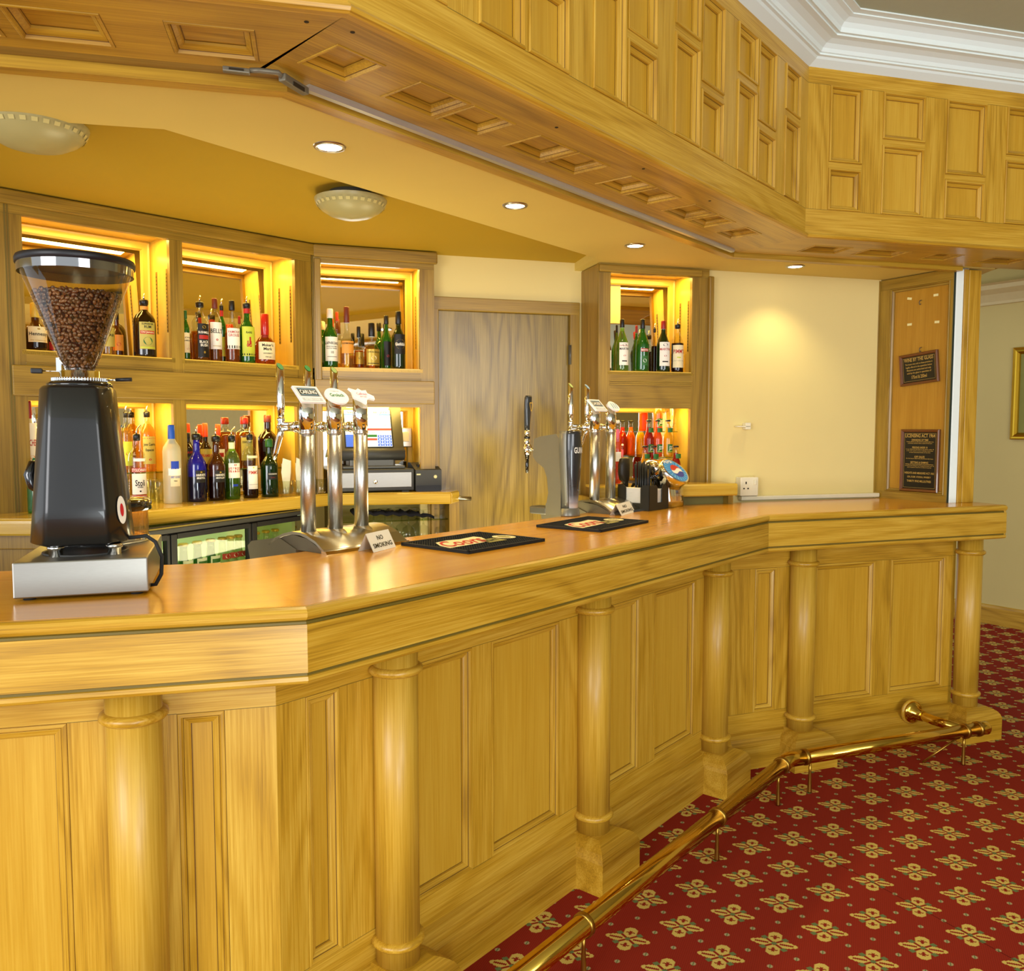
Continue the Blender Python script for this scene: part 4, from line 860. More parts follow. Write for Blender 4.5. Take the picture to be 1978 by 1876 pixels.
# cabinet right of the door
B_(f4,1172,1181,650,.07,U,'aperitif_bottle','edge of a labelled bottle at the left jamb right of the door','std',gA,labs=[('w',.1,.6,2.4)],group=gU)
B_(f4,1185,1197,628,.13,U,'vermouth_bottle','greenish vermouth bottle half hidden behind the white vermouth','vermouth',gPG,cap='k',group=gU)
B_(f4,1189,1214,617,.065,U,'white_vermouth_bottle','pale green vermouth bottle with black cap and long white label','vermouth',gPG,cap='k',labs=[('w',.12,.55,1.7,('MARTINI',.72,.1,.95,'i'),('o',.88,.6,.4,'i'),('#',.86,.02,.9,'r'),('o',.42,.5,.25,'r'),('#',.18,.05,.5,'i'))],neck=(.78,.86,'w'),group=gU,th=.45)
B_(f4,1222,1236,629,.13,U,'vermouth_bottle','green vermouth bottle with red cap in the back row right of the door','vermouth',gG,cap='r',neck=(.78,.86,'c'),group=gU)
B_(f4,1228,1254,617,.06,U,'dry_vermouth_bottle','bright green vermouth bottle with black cap and narrow label','vermouth',gG,cap='k',capz=.82,labs=[('G',.12,.30,.9,('o',.5,1.0,.6,'w')),('r',.38,.44,1.2,('MARTINI',.5,.6,.9,'w'))],group=gU,th=.35)
B_(f4,1258,1270,634,.13,U,'fruit_cup_bottle','dark bottle with pourer in the back row right of the door','std',gC,liq=lR,fill=.6,pour=1,group=gU)
B_(f4,1268,1294,620,.06,U,'red_vermouth_bottle','dark vermouth bottle with red cap and white label','vermouth',gDG,cap='r',neck=(.78,.86,'w'),labs=[('w',.12,.58,1.8,('MARTINI',.70,.1,.95,'r'),('o',.88,.6,.4,'i'),('o',.42,.5,.25,'r'),('#',.18,.05,.5,'i'))],group=gU,th=.3)
B_(f4,1297,1320,626,.06,U,'fruit_cup_bottle','dark fruit cup bottle with a pourer at the right jamb of the far niche','std',gC,liq=lR,fill=.58,pour=1,labs=[('c',.10,.56,2.2,("PIMM'S",.72,.18,.9,'r'),('#',.3,.015,.9,'i'),('#',.45,.05,.3,'y'))],group=gU)
# glass shelf halfway up the lower niches
ZG=1.305
for fr,bays,lb in ((fL,bayL,['thin glass shelf in the lower niche left behind the grinder','thin glass shelf in the lower niche behind the front row of bottles']),):
    for (a,b),l_ in zip(bays,lb):
        gs=G().box(a-.008,b+.008,.075,.205,ZG-.006,ZG).obj('glass_shelf',MATS['shelf_glass'],None,fr.M()); tag(gs,l_,'shelf','glass shelves in the lower niches')
L_=ZB
B_(fL,50,73,775,.04,L_,'peach_schnapps_bottle','white-labelled schnapps bottle behind the left side of the grinder','tall',gC,liq=gF,fill=.9,cap='r',labs=[('w',.35,.80,2.6,('ARCHERS',.6,.13,.8,'r'),('o',.3,.9,.3,'o'))],group=gLw)
B_(fL,54,90,885,-.06,L_,'green_liqueur_bottle','square-shouldered green bottle at the left side of the grinder','wide',gG,cap='G',labs=[('G',.2,.55,.8)],group=gLw,th=-.5)
# tall ones on the glass shelf
B_(fL,233,256,795,.135,ZG,'tequila_bottle','gold tequila bottle with pourer, close to the grinder','rum',gC,liq=lG,fill=.75,pour=1,labs=[('y',.1,.5,1.6,('o',.5,.8,.5,'r'))],group=gLw)
B_(fL,270,300,795,.135,ZG,'tequila_bottle','gold tequila bottle lettered in black on the glass shelf above the tumblers','rum',gC,liq=lG,fill=.8,pour=1,labs=[('t',.12,.58,1.7,('Jose Cuervo',.70,.14,.9,'i'),('Especial',.5,.12,.6,'i'),('#',.93,.02,1,'r'),('o',.16,.8,.2,'r'))],group=gLw)
B_(fL,250,282,838,-.045,L_,'vodka_bottle','clear vodka bottle with red bands and a white label, right beside the grinder','tall',gC,liq=lG,fill=.42,pour=2,labs=[('r',.47,.53,1.9,('STOLICHNAYA',.5,.7,.95,'w')),('w',.165,.45,1.9,('Stoli',.55,.3,.6,'i'),('vodka',.36,.1,.35,'i'),('o',.15,.9,.12,'i')),('r',.09,.155,1.9,('RUSSIAN VODKA',.5,.7,.95,'w')),('w',.62,.66,1.4)],group=gLw)
B_(fL,316,350,821,-.03,L_,'frosted_vodka_bottle','tall frosted vodka bottle with a blue cap and neck','tall',gF,cap='b',capz=.76,labs=[('B',.44,.54,.9),('w',.36,.45,1.5),('c',.22,.36,.001 if 0 else 1.1,('GREY GOOSE',.85,.2,.95,'B'),('VODKA',.5,.14,.35,'i'))],group=gLw,th=.25)
B_(fL,352,373,836,.13,ZG,'cream_liqueur_bottle','dark cream liqueur bottle at the stile left of the blue bottle','wine',gB,cap='k',labs=[('k',.15,.55,2.2,('BAILEYS',.8,.14,.8,'r'),('#',.4,.25,.9,'G'),('o',.4,.8,.3,'g'))],group=gLw)
B_(fL,363,398,837,-.02,L_,'cobalt_sherry_bottle','cobalt blue sherry bottle with a dark label','wine',gBl,liq=glass('blue_sherry','#0a0a3c',1.5,dif=.4),fill=.38,pour=1,labs=[('k',.28,.46,1.2,('HARVEYS',.62,.2,.9,'w'),('BRISTOL',.38,.16,.8,'w'),('o',.85,.8,.2,'g'))],group=gLw,th=.5)
B_(fL,384,409,818,.13,ZG,'honey_liqueur_bottle','dark liqueur bottle with an orange-red cap behind the blue bottle','bulb',gB,cap='o',capz=.7,labs=[('t',.12,.44,2.2,('DRAMBUIE',.55,.2,.9,'r'))],group=gLw)
B_(fL,401,435,841,-.012,L_,'amber_sherry_bottle','amber brown sherry bottle right of the blue one','wine',gA,liq=lR,fill=.38,pour=1,labs=[('k',.28,.46,1.2,('HARVEYS',.62,.2,.9,'w'),('AMONTILLADO',.38,.14,.9,'w'),('o',.85,.8,.2,'g'))],group=gLw,th=.5)
B_(fL,409,434,820,.13,ZG,'orange_liqueur_bottle','squat orange liqueur bottle with an orange cap behind the amber sherry','bulb',gA,cap='o',capz=.74,labs=[('w',.12,.44,1.8,('#',.6,.3,.7,'r'))],group=gLw)
B_(fL,434,463,840,-.005,L_,'aniseed_bottle','green aniseed bottle with red-lettered white label','std',gPG,liq=glass('green_spirit','#6b9a1c',1.45,dif=.2),fill=.55,pour=2,labs=[('w',.33,.56,1.8,('#',.55,.32,.95,'r'),('PERNOD',.55,.22,.85,'w'),('o',.88,.7,.2,'r')),('B',.2,.235,.7)],neck=(.74,.88,'c'),group=gLw,th=.45)
B_(fL,453,492,806,.125,ZG-.0,'amaretto_bottle','square amber almond liqueur bottle with a red cap behind the front row','wide',gC,liq=lW,fill=.72,cap='r',capz=.86,labs=[('t',.15,.6,1.2,('DISARONNO',.8,.1,.8,'i'))],group=gLw)
B_(fL,469,498,838,.0,L_,'fruit_cup_bottle','fruit cup bottle with a white label, second from the right of the front row','tall',gC,liq=lR,fill=.44,pour=1,labs=[('w',.14,.5,1.4,("PIMM'S",.72,.16,.9,'r'),('#',.2,.01,.9,'i'),('o',.93,.7,.18,'y')),('c',.62,.66,1.6)],group=gLw,th=.45)
B_(fL,499,536,802,.12,ZG,'coffee_liqueur_bottle','tall dark brown liqueur bottle with a red striped neck, right end of the lower niche','taper',gB,cap='n',capz=.86,labs=[('k',.3,.5,1.6)],group=gLw)
B_(fL,504,537,848,.0,L_,'port_bottle','dark green port bottle standing below the left beer tap spout','wine',gDG,cap='G',capz=.86,labs=[('k',.30,.42,1.3,('COCKBURNS',.8,.16,.8,'w'),('#',.3,.03,.4,'r'))],group=gLw,th=.4)
# ------------------------------------------------------------------ glasses
def tumbler(M,R,Hh,label,group,ribs=True,inv=False):
    pr=[(R*.82,0),(R*.86,.004),(R,Hh),(R*.95,Hh),(R*.8,.010),(0,.009)]
    if inv: pr=[(r,Hh-z) for r,z in pr]
    g=G().lathe([(0,pr[0][1])]+pr,20,cap=False)
    if ribs:
        for k in range(14):
            a=2*pi*k/14; r0,r1=R*.87,R*.98
            za,zb=(.01,Hh*.6) if not inv else (Hh-.01,Hh*.4)
            g.tube([(r0*cos(a),r0*sin(a),za),(r1*cos(a)*.985,r1*sin(a)*.985,zb)],.0014,5,cap=False)
    o=g.obj('tumbler',clear,None,M); tag(o,label,'glass',group); return o
gT='ribbed tumblers by the bottles'
for px,yo,l_ in ((290,.09,'upturned ribbed tumbler under the glass shelf beside the frosted vodka bottle'),(307,.03,'upturned ribbed tumbler between the vodka bottles'),(240,.03,'upturned ribbed tumbler half hidden by the grinder')):
    tumbler(fL.M(fL.x(px,yo,L_+.04),yo,L_+.0005),.034,.088,l_,gT,inv=True)
sp_=[(553,-.02,'short glass holding folded receipts, right of the port bottle'),(577,-.01,'short glass holding a tall slip of paper behind the left beer tower'),(621,.0,'short glass holding a paper slip between the first two beer towers')]
for (px,yo,l_),(pt,wp) in zip(sp_,((885,20),(884,14),(893,8))):
    x=fL.x(px,yo,L_+.04); M=fL.M(x,yo,L_+.0005); tumbler(M,.028,.062,l_,'short glasses with paper slips')
    _,zt=fL.pix(px,pt,yo); h=zt-L_-.006; w_=wp*fL.w(x,yo).y/F/2*1.25
    g=G(); g.add([(-w_*.5,-.006,.004),(w_*.5,.004,.004),(w_,.006,h*.6),(w_*.9,.0,h*.92),(-w_*.6,-.004,h),(-w_,-.008,h*.62)],[(0,1,2,3,4,5)])
    g.add([(-w_*.3,.008,.004),(w_*.5,.010,.004),(w_*.5,.012,h*.8),(-w_*.7,.004,h*.85)],[(0,1,2,3)])
    tag(g.obj('paper_slip',paper,None,M@Matrix.Translation((0,0,.006)),fix=False),['folded till receipts standing in the short glass by the port bottle','tall folded paper standing in the glass behind the left beer tower','narrow paper slip in the glass between the beer towers'][sp_.index((px,yo,l_))],'paper','paper slips in glasses')
def wine_glass(M,Hh=.16,R=.033):
    pr=[(R*.85,0),(R,.03),(R*1.02,.045),(R*.8,.075),(.006,.088),(.0035,.1),(.0035,Hh-.008),(R*.95,Hh-.002),(R*.97,Hh),(0,Hh)]
    return G().lathe(pr,20,cap=False).obj('wine_glass',clear,None,M)
wg=None
for i,(px,yo) in enumerate(((722,.06),(744,.14),(757,.05),(776,.15),(789,.06),(806,.14),(818,.05),(836,.13),(846,.06))):
    M=f3.M(f3.x(px,yo,1.0),yo,.9455)
    w_=wine_glass(M) if wg is None else copytree(wg,M); wg=wg or w_
    tag(w_,'upturned stemmed wine glass on the dim shelf under the till counter','wine glass','upturned wine glasses under the till')
# ------------------------------------------------------------------ cooler bottles
bb=None
cs=[(255,'y'),(270,'G'),(285,'y'),(300,'G'),(355,'y'),(382,'G'),(408,'G'),(430,'r'),(446,'r'),(461,'r'),(495,'r'),(514,'r'),(532,'r'),(549,'r'),(566,'r')]
for px,cl_ in cs:
    yo=.12; x=fK2.x(px,yo,.95)
    lb={'y':'green beer bottle with a yellow label in the lit cooler','G':'green beer bottle with a green and white label in the lit cooler','r':'clear bottle with a red printed mark in the lit cooler'}[cl_]
    if cl_=='r': bottle('mixer_bottle',lb,fK2.M(x,yo,.8305),.22,.030,'beer',glass('pale_cooler_glass','#cfe0a8',1.45,dif=.3),cap='g',labs=[('r',.62,.72,1.6,('o',.5,.7,.5,'w'))],group='bottles with red marks in the cooler',seg=16)
    else: bottle('beer_bottle',lb,fK2.M(x,yo,.8305),.22,.033,'beer',gG,cap='g',labs=[('w',.55,.72,1.6,('#',.5,.4,.8,cl_)),('w' if cl_=='G' else 'y',.2,.4,1.9,('o',.5,.6,.6,'G'),('Beer' if 0 else 'Carlsberg',.5,.3,.7,'w'))],group='green beer bottles in the cooler, '+('yellow' if cl_=='y' else 'green')+' labels',seg=16)
# ------------------------------------------------------------------ fruit juice bottles right of the door
gJ='juice bottles stacked in the far lower niche'
for zz,y0,l_ in ((1.335,.04,'lower small glass shelf among the juice bottles'),(1.455,.10,'upper small glass shelf carrying the topmost juice bottle')):
    x0=f4.x(1243 if zz<1.4 else 1240,y0,zz); x1=f4.x(1300,y0,zz); 
    tag(G().box(x0,x1+.01,y0-.03,.19,zz-.005,zz).obj('glass_shelf',MATS['shelf_glass'],None,f4.M()),l_,'shelf')
JH=.176
for px,pt,yo,zb_,lq,l_ in ((1263,861,-.01,ZB,lRd,'small red juice bottle, lowest tier, middle'),(1246,861,.0,ZB,lY,'small yellow juice bottle, lowest tier, left'),(1306,861,-.01,ZB,lRd,'small red juice bottle, lowest tier, right beside the niche jamb'),
  (1253,811,.05,1.2,lRd,'red juice bottle, middle tier, left'),(1270,811,.05,1.2,lO,'orange juice bottle, middle tier, centre'),(1290,811,.05,1.2,lY,'yellow juice bottle, middle tier, right'),(1270,761,.12,1.3,lO,'orange juice bottle at the very top of the stack')):
    x=f4.x(px,yo,1.4); _,zt=f4.pix(px,pt,yo); zb_={861:Z4,811:1.3355,761:1.4555}[pt]
    bottle('juice_bottle',l_,f4.M(x,yo,zb_+.0003),max(.1,zt-zb_),.0225,'beer',gC,liq=lq,fill=.8,cap='k' if pt!=761 else 'w',labs=[('G',.12,.34,1.6,('J2O',.5,.6,.6,'w'),('#',.1,.06,.9,'y')),('G',.66,.78,1.6)],group=gJ,seg=16,th=.3)
B_(f4,1184,1200,812,.03,Z4,'pink_drink_bottle','slim bottle with a pink neck sleeve behind the second beer towers','beer',gC,liq=lP,fill=.62,cap='w',labs=[('w',.35,.5,2)],neck=(.66,.86,'p'),group=gJ+' left')
B_(f4,1198,1206,858,.12,Z4,'pink_drink_bottle','second pink-necked bottle half hidden behind the first','beer',gC,liq=lP,fill=.7,cap='w',neck=(.66,.86,'p'),group=gJ+' left')
x=f4.x(1297,.13,1.5)
pg_=G().lathe([(0,.0),(.024,0),(.026,.004),(.022,.03),(.026,.06),(.036,.12),(.034,.16),(.032,.16),(.034,.12),(.020,.03),(0,.012)],20,cap=False).text('Guinness',.03,.012,1,lambda a,b:(.036*sin(a/.036),-.0362*cos(a/.036),b+.125)).obj('pint_glass',[clear,gold],None,f4.M(x,.13,1.4555))
tag(pg_,'pint glass with gold lettering beside the topmost juice bottle','glass')
# ------------------------------------------------------------------ till
tx0=f3.x(633,-.02,1.24); tx1=f3.x(800,-.02,1.24)
till=empty('cash_drawer',f3.M((tx0+tx1)/2,.1,ZB)); tag(till,'wide charcoal cash drawer with a brushed steel front under the till screen','cash drawer')
zt=f3.pix(716,907,-.02)[1]
Mt=f3.M()
G().box(tx0,tx1,-.02,.19,ZB+.006,zt,0,.004).box(tx0+.02,tx0+.05,.0,.03,ZB,ZB+.006).box(tx1-.05,tx1-.02,.0,.03,ZB,ZB+.006).obj('housing',charc,till,Mt)
G().box(tx0+.03,tx1-.012,-.0235,-.0195,ZB+.022,zt-.014,0,.001).obj('drawer_front',steel,till,Mt)
lx=f3.x(725,-.02,1.24); G().lathe([(.009,.0),(.009,-.004),(.006,-.005),(.0,-.005)],20,(lx,-.0235,(ZB+zt)/2-.004),ax='y').obj('key_lock',chrome,till,Mt)
tm=empty('till_terminal',f3.M((tx0+tx1)/2,.1,zt)); tag(tm,'charcoal touch-screen till terminal with a lit coloured order screen','till')
sx0=f3.x(655,.06,1.45); sx1=f3.x(779,.06,1.45); zb0=zt+.035; zb1=f3.pix(716,781,.10)[1]
G().box(sx0+.04,sx1-.04,.04,.16,zt+.0005,zt+.05,0,.01).box(sx0+.01,sx1-.0,.02,.17,zt+.0005,zt+.014,0,.004).obj('stand',dgrey,tm,Mt)
lean=.10
yf=lambda z: .03+(z-zb0)/(zb1-zb0)*lean
prof_=[(.07,zb0),(.035,zb0+.004),(.018,zb0+.02),(.018,zb0+.045),(yf(zb0+.055)-.004,zb0+.055),(yf(zb1-.006),zb1-.006),(yf(zb1)+.008,zb1),(.165,zb1-.004),(.18,zb0+.05),(.15,zb0+.01)]
g=G(); ins=.012
g.xprism(prof_,sx0,sx1-.0,0,True).obj('screen_housing',charc,tm,Mt)
G().xprism([(y+.001,z) for y,z in prof_],sx1-.018,sx1-.016,0).obj('housing_seam',blackp,tm,Mt)
a0=f3.x(667,.07,1.5); a1=f3.x(756,.07,1.5); zs0=zb0+.062; zs1=zb1-.026
def sc(u,v,o=.0015): z=zs0+(zs1-zs0)*v; return (a0+(a1-a0)*u,yf(z)-.0045-o,z)
g=G(); cols_=[mat('screen_white','#eef6e2',.3,emit=.75),mat('screen_blue','#3f63c8',.3,emit=.6),mat('screen_red','#e0483a',.3,emit=.6),mat('screen_green','#2f6a3a',.3,emit=.5),mat('screen_dark','#3a4a6a',.3),mat('screen_pale','#d8ead8',.3,emit=.7),blackp]
def rect(u0,u1,v0,v1,m,o=.0015): g.add([sc(u0,v0,o),sc(u1,v0,o),sc(u1,v1,o),sc(u0,v1,o)],[(0,1,2,3)],m)
rect(-.03,1.03,-.03,1.03,6,.0008); rect(0,1,0,1,0)
rect(.0,1,.86,.90,1,.002); rect(0,1,.44,.50,2,.002); rect(0,.3,0,.33,1,.002); rect(.36,.68,.26,.33,3,.002); rect(.36,.68,.17,.23,2,.002)
for i in range(3):
    for j in range(4): rect(.69+i*.105,.785+i*.105,.01+j*.08,.078+j*.08,1,.002); rect(.72+i*.105,.755+i*.105,.03+j*.08,.055+j*.08,5,.0024)
tp=lambda u,v,w_,h_,t,m: g.text(t,w_*(a1-a0),h_*(zs1-zs0),m,lambda a,b:(lambda q:(q[0]+a,yf(q[2]+b)-.0075,q[2]+b))(sc(u,v)))
tp(.18,.94,.25,.06,'Send',3); tp(.78,.94,.3,.06,'8.20',4); tp(.6,.47,.3,.03,'Subtotal',4); tp(.55,.88,.4,.02,'Chk 201 Tbl 4 Gst 1',0)
for v,t,u,w_ in ((.76,'1 Pint Lager  8.20',.5,.7),(.69,'Guest 2',.3,.2),(.58,'Standard Tax  0.70',.6,.6),(.38,'Visa  Cash',.5,.3)): tp(u,v,w_,.025,t,4)
g.obj('screen',cols_,tm,Mt,fix=False)
g=G(); g.text('micros',.035,.010,0,lambda a,b: (a0+.03+a,yf(zb1-.012+b)-.0006,zb1-.012+b)); g.obj('lettering',[mat('logo_grey','#b9b9b4',.4)],tm,Mt,fix=False)
G().add([sc(.3,.99,.004),sc(.97,.99,.004),sc(1.0,1.13,.003),sc(.28,1.15,.003)],[(0,1,2,3)]).obj('taped_note',mat('clear_tape','#b7b49a',.3),tm,Mt,fix=False)
nx_=f3.x(806,.15,1.4); nzz=f3.pix(806,845,.15)[1]
ns=empty('power_socket',f3.M(nx_-.05,.15,nzz)); tag(ns,'double wall socket inside the niche to the right of the till screen','socket')
G().box(-.075,.03,.02,.045,-.045,.045,0,.004).obj('back_plate',satin,ns); G().box(-.06,-.03,.014,.021,-.02,.025,0,.003).box(-.015,.015,.014,.021,-.02,.025,0,.003).obj('plug',MATS['white_plastic'],ns)
px0=f3.x(803,-.02,1.25); px1=f3.x(853,-.02,1.25)
pn=empty('receipt_printer',f3.M((px0+px1)/2,.05,ZB)); tag(pn,'small charcoal receipt printer at the right end of the till counter','printer')
zp=f3.pix(828,908,-.02)[1]
G().xprism([(-.02,ZB+.004),(-.02,zp),(.01,zp+.006),(.10,zp+.03),(.15,zp+.028),(.15,ZB+.004)],px0,px1).obj('housing',charc,pn,Mt)
G().box(px0+.002,px1-.004,-.022,-.019,ZB+.0005,ZB+.026).box(px0+.02,px1-.02,.03,.07,zp+.012,zp+.022).obj('paper_slot',blackp,pn,Mt)
G().lathe([(.008,0),(.008,-.001),(0,-.001)],16,(px1-.028,-.0202,zp-.03),ax='y').box(px0+.004,px0+.022,-.0212,-.0201,zp-.022,zp-.016).obj('sticker',mat('sticker_cream','#d8d2a0',.5),pn,Mt)
# ------------------------------------------------------------------ coffee grinder
gl_=P(25,1164,HC); gr_=P(287.4,1148.7,HC); fG=between(gl_,gr_); WG=(gr_-gl_).length; DG=.40
gz=1.199
gn=empty('coffee_grinder',fG.M(WG/2,.16,HC)); tag(gn,'tall black coffee grinder with a glass hopper full of beans','coffee grinder')
MG=fG.M()
G().box(0,WG,0,DG,HC+.006,gz,0,.003).obj('base_box',steel,gn,MG)
g=G()
for x in (.025,WG-.025):
    for y in (.025,DG-.03): g.lathe([(.012,HC),(.012,HC+.006)],12,(x,y,0))
g.obj('rubber_foot',rubber,gn,MG)
cy=.155
tray=G(); tray.lathe([(.085,gz),(.085,gz+.003),(.078,gz+.003),(.075,gz+.001),(0,gz+.001)],32,(WG*.46,cy-.02,0)); tray.obj('recessed_tray',charc,gn,MG)
bx0=fG.x(66,cy,1.26); bx1=fG.x(257,cy,1.26); zb0=1.222; zb1=fG.pix(150,746,cy)[1]
tx0=fG.x(80,cy,1.55); tx1=fG.x(222,cy,1.55)
for x in (fG.x(108,.07,1.21),fG.x(221,.07,1.21)):
    for y in (.07,.235):
        G().lathe([(.0135,gz),(.0135,gz+.014),(.0165,gz+.015),(.0165,gz+.023)],20,(x,y,0)).obj('metal_foot',chrome,gn,MG)
# body: tapered, chamfered front corners
rings=[]
for t,dx_,dy_ in ((0,.008,.008),(.015,0,0),(.25,0,0),(.5,0,0),(.75,0,0),(.975,0,0),(.993,.004,.004),(1,.012,.012)):
    z=zb0+(zb1-zb0)*t
    k=t**1.0; l=bx0+(tx0-bx0)*k+dx_; r=bx1+(tx1-bx1)*k-dx_; fy=cy-.112+.03*k+dy_; by=cy+.10-.02*k-dy_
    fl_=l+(r-l)*(.19+.0*k); fr__=l+(r-l)*.82
    pts=[]
    A=[(fl_,fy),(fr__,fy),(r,fy+.05),(r,by-.05),(fr__,by),(fl_,by),(l,by-.05),(l,fy+.05)]
    for i in range(8):   # small rounding on every corner
        p0=Vector(A[i-1]);p1=Vector(A[i]);p2=Vector(A[(i+1)%8]); d=.008 if i in(0,1) else .02
        a=p1+(p0-p1).normalized()*d; b=p1+(p2-p1).normalized()*d
        for q in (0,.33,.67,1): pts.append(((1-q)**2*a+2*q*(1-q)*p1+q*q*b).to_tuple()+(z,))
    rings.append(pts)
G().loft(rings).obj('body',mat('satin_black_paint','#1b1a18',.28,.2,coat=.3),gn,MG)
# sticker on the right flank
hxm=(tx0+tx1)/2; 
sk=G(); nn=20; cxs,czs=None,1.292
def flank(a,z): # point on right chamfer at height z
    t=(z-zb0)/(zb1-zb0); r=bx1+(tx1-bx1)*t; l=bx0+(tx0-bx0)*t; fr__=l+(r-l)*.82; fy=cy-.112+.03*t
    return (fr__+(r-fr__)*a+.0016,fy+.05*a-.0016,z)
sk.add([flank(.70+.22*cos(2*pi*i/nn),czs+.030*sin(2*pi*i/nn)) for i in range(nn)],[tuple(range(nn))])
sk.add([(lambda q:(q[0]+.0006,q[1]-.0006,q[2]))(flank(.70+.09*cos(2*pi*i/nn),czs+.014*sin(2*pi*i/nn))) for i in range(nn)],[tuple(range(nn))],1)
sk.obj('sticker',[white,red],gn,MG,fix=False)
# collar, adjusting ring, levers
hc=(fG.x(154,cy,1.6),cy)
zc=zb1
G().lathe([(.066,zc-.002),(.066,zc+.004),(.060,zc+.008),(.057,zc+.010)],36,(hc[0],hc[1],0)).obj('top_plate',blackg,gn,MG)
g=G().lathe([(.048,zc+.008),(.0545,zc+.0085),(.0545,zc+.017),(.048,zc+.0175),(.040,zc+.0178),(.040,zc+.032),(.033,zc+.033)],48,(hc[0],hc[1],0))
for k in range(60):
    a=2*pi*k/60; g.box(hc[0]+.0548*cos(a)-.0009,hc[0]+.0548*cos(a)+.0009,hc[1]+.0548*sin(a)-.0009,hc[1]+.0548*sin(a)+.0009,zc+.009,zc+.0165)
g.obj('adjusting_ring',chrome,gn,MG)
G().tube([(hc[0]+.05,cy-.01,zc+.014),(hc[0]+.075,cy-.02,zc+.014)],.002,8).tube([(hc[0]+.073,cy-.02,zc+.014),(hc[0]+.105,cy-.028,zc+.015)],[.0038,.0045],10,1).obj('locking_lever',[chrome,blackp],gn,MG)
G().box(hc[0]-.045,hc[0]-.035,cy-.005,cy+.005,zc+.03,zc+.06).tube([(hc[0]-.045,cy,zc+.031),(hc[0]-.075,cy+.005,zc+.032)],.0012,6).box(hc[0]-.095,hc[0]-.073,cy-.002,cy+.012,zc+.026,zc+.037,1,.002).obj('hopper_slide',[chrome,blackp],gn,MG)
# hopper
zt_=fG.pix(145,513,cy)[1]; z0_=zc+.032; Rb=.031; Rt=.113
def hr(z): t=(z-z0_)/(zt_-z0_); return Rb+(Rt-Rb)*min(1,max(0,(t*1.02)))
hp=[(Rb-.002,z0_-.002),(Rb,z0_+.01)]+[(hr(z0_+(zt_-z0_)*i/10),z0_+(zt_-z0_)*i/10) for i in range(1,10)]+[(Rt,zt_-.012),(Rt,zt_)]
ho=G().lathe(hp,64,(hc[0],hc[1],0),cap=False).obj('hopper',glass('hopper_plastic','#fbf6e4',1.5,rough=.02),gn,MG)
G().lathe([(Rt+.0003,zt_-.021),(Rt+.0008,zt_-.002)],64,(hc[0],hc[1],0),cap=False).obj('chrome_band',glass('smoked_band','#6f6c60',2.4,rough=.06,dif=.25),ho,MG)
zl=zt_
G().lathe([(Rt+.0005,zl-.003),(Rt+.0035,zl-.003),(Rt+.004,zl+.007),(Rt+.002,zl+.012),(Rt-.01,zl+.0145),(0,zl+.015)],64,(hc[0],hc[1],0)).obj('hopper_lid',blackp,ho,MG)
# beans
random.seed(11)
zf=fG.pix(150,572,cy)[1]
bg=G()
bean=[]
for j in range(6):
    ph_=pi*j/5
    for i in range(8):
        a=2*pi*i/8; x=sin(ph_)*cos(a)*.0042; y=sin(ph_)*sin(a)*.0030; z=cos(ph_)*.0058
        if abs(a-pi/2)<.1: y*=.55
        bean.append(Vector((x,y,z)))
bf=[(j*8+i,j*8+(i+1)%8,(j+1)*8+(i+1)%8,(j+1)*8+i) for j in range(5) for i in range(8)]
def addbean(p,q,m):
    bg.add([(q@v)+p for v in bean],bf,m,True)
from mathutils import Euler
z=z0_+.003; cnt=0
while z<zf:
    R_=hr(z)-.0055; n=int(2*pi*R_/.0088)
    for i in range(n):
        a=2*pi*(i+random.uniform(-.3,.3))/n
        top=zf-.010*max(0,-cos(a))*0
        p=Vector((hc[0]+R_*cos(a),hc[1]+R_*sin(a),z+random.uniform(-.002,.002)))
        q=Matrix.Rotation(a-pi/2,3,'Z')@Euler((random.uniform(-.4,.4),random.uniform(-1.5,1.5),random.uniform(-.6,.6))).to_matrix()
        # crease outward
        q=Matrix.Rotation(a+pi/2-pi,3,'Z')@Euler((random.uniform(-.5,.5),random.uniform(-1.6,1.6),random.choice((0,0,pi))+random.uniform(-.5,.5))).to_matrix()
        addbean(p,q,random.choice((0,0,1,2))); cnt+=1
    z+=.0072
for i in range(420):
    a=random.uniform(0,2*pi); r_=math.sqrt(random.random())*(hr(zf)-.006)
    addbean(Vector((hc[0]+r_*cos(a),hc[1]+r_*sin(a),zf+random.uniform(-.004,.004)+.006*(1-r_/.1))),Euler((random.uniform(0,6),random.uniform(0,6),random.uniform(0,6))).to_matrix(),random.choice((0,1,2)))
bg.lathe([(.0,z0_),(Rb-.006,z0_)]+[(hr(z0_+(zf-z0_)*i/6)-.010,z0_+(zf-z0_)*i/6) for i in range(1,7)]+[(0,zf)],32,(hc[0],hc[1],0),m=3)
bo=bg.obj('coffee_beans',[mat('bean_brown','#5a3a22',.35,coat=.2),mat('bean_mid','#70492a',.35,coat=.2),mat('bean_dark','#3e2613',.35,coat=.2),mat('bean_shadow','#1c0f07',.9)],gn,MG,fix=False); bo['kind']='stuff'
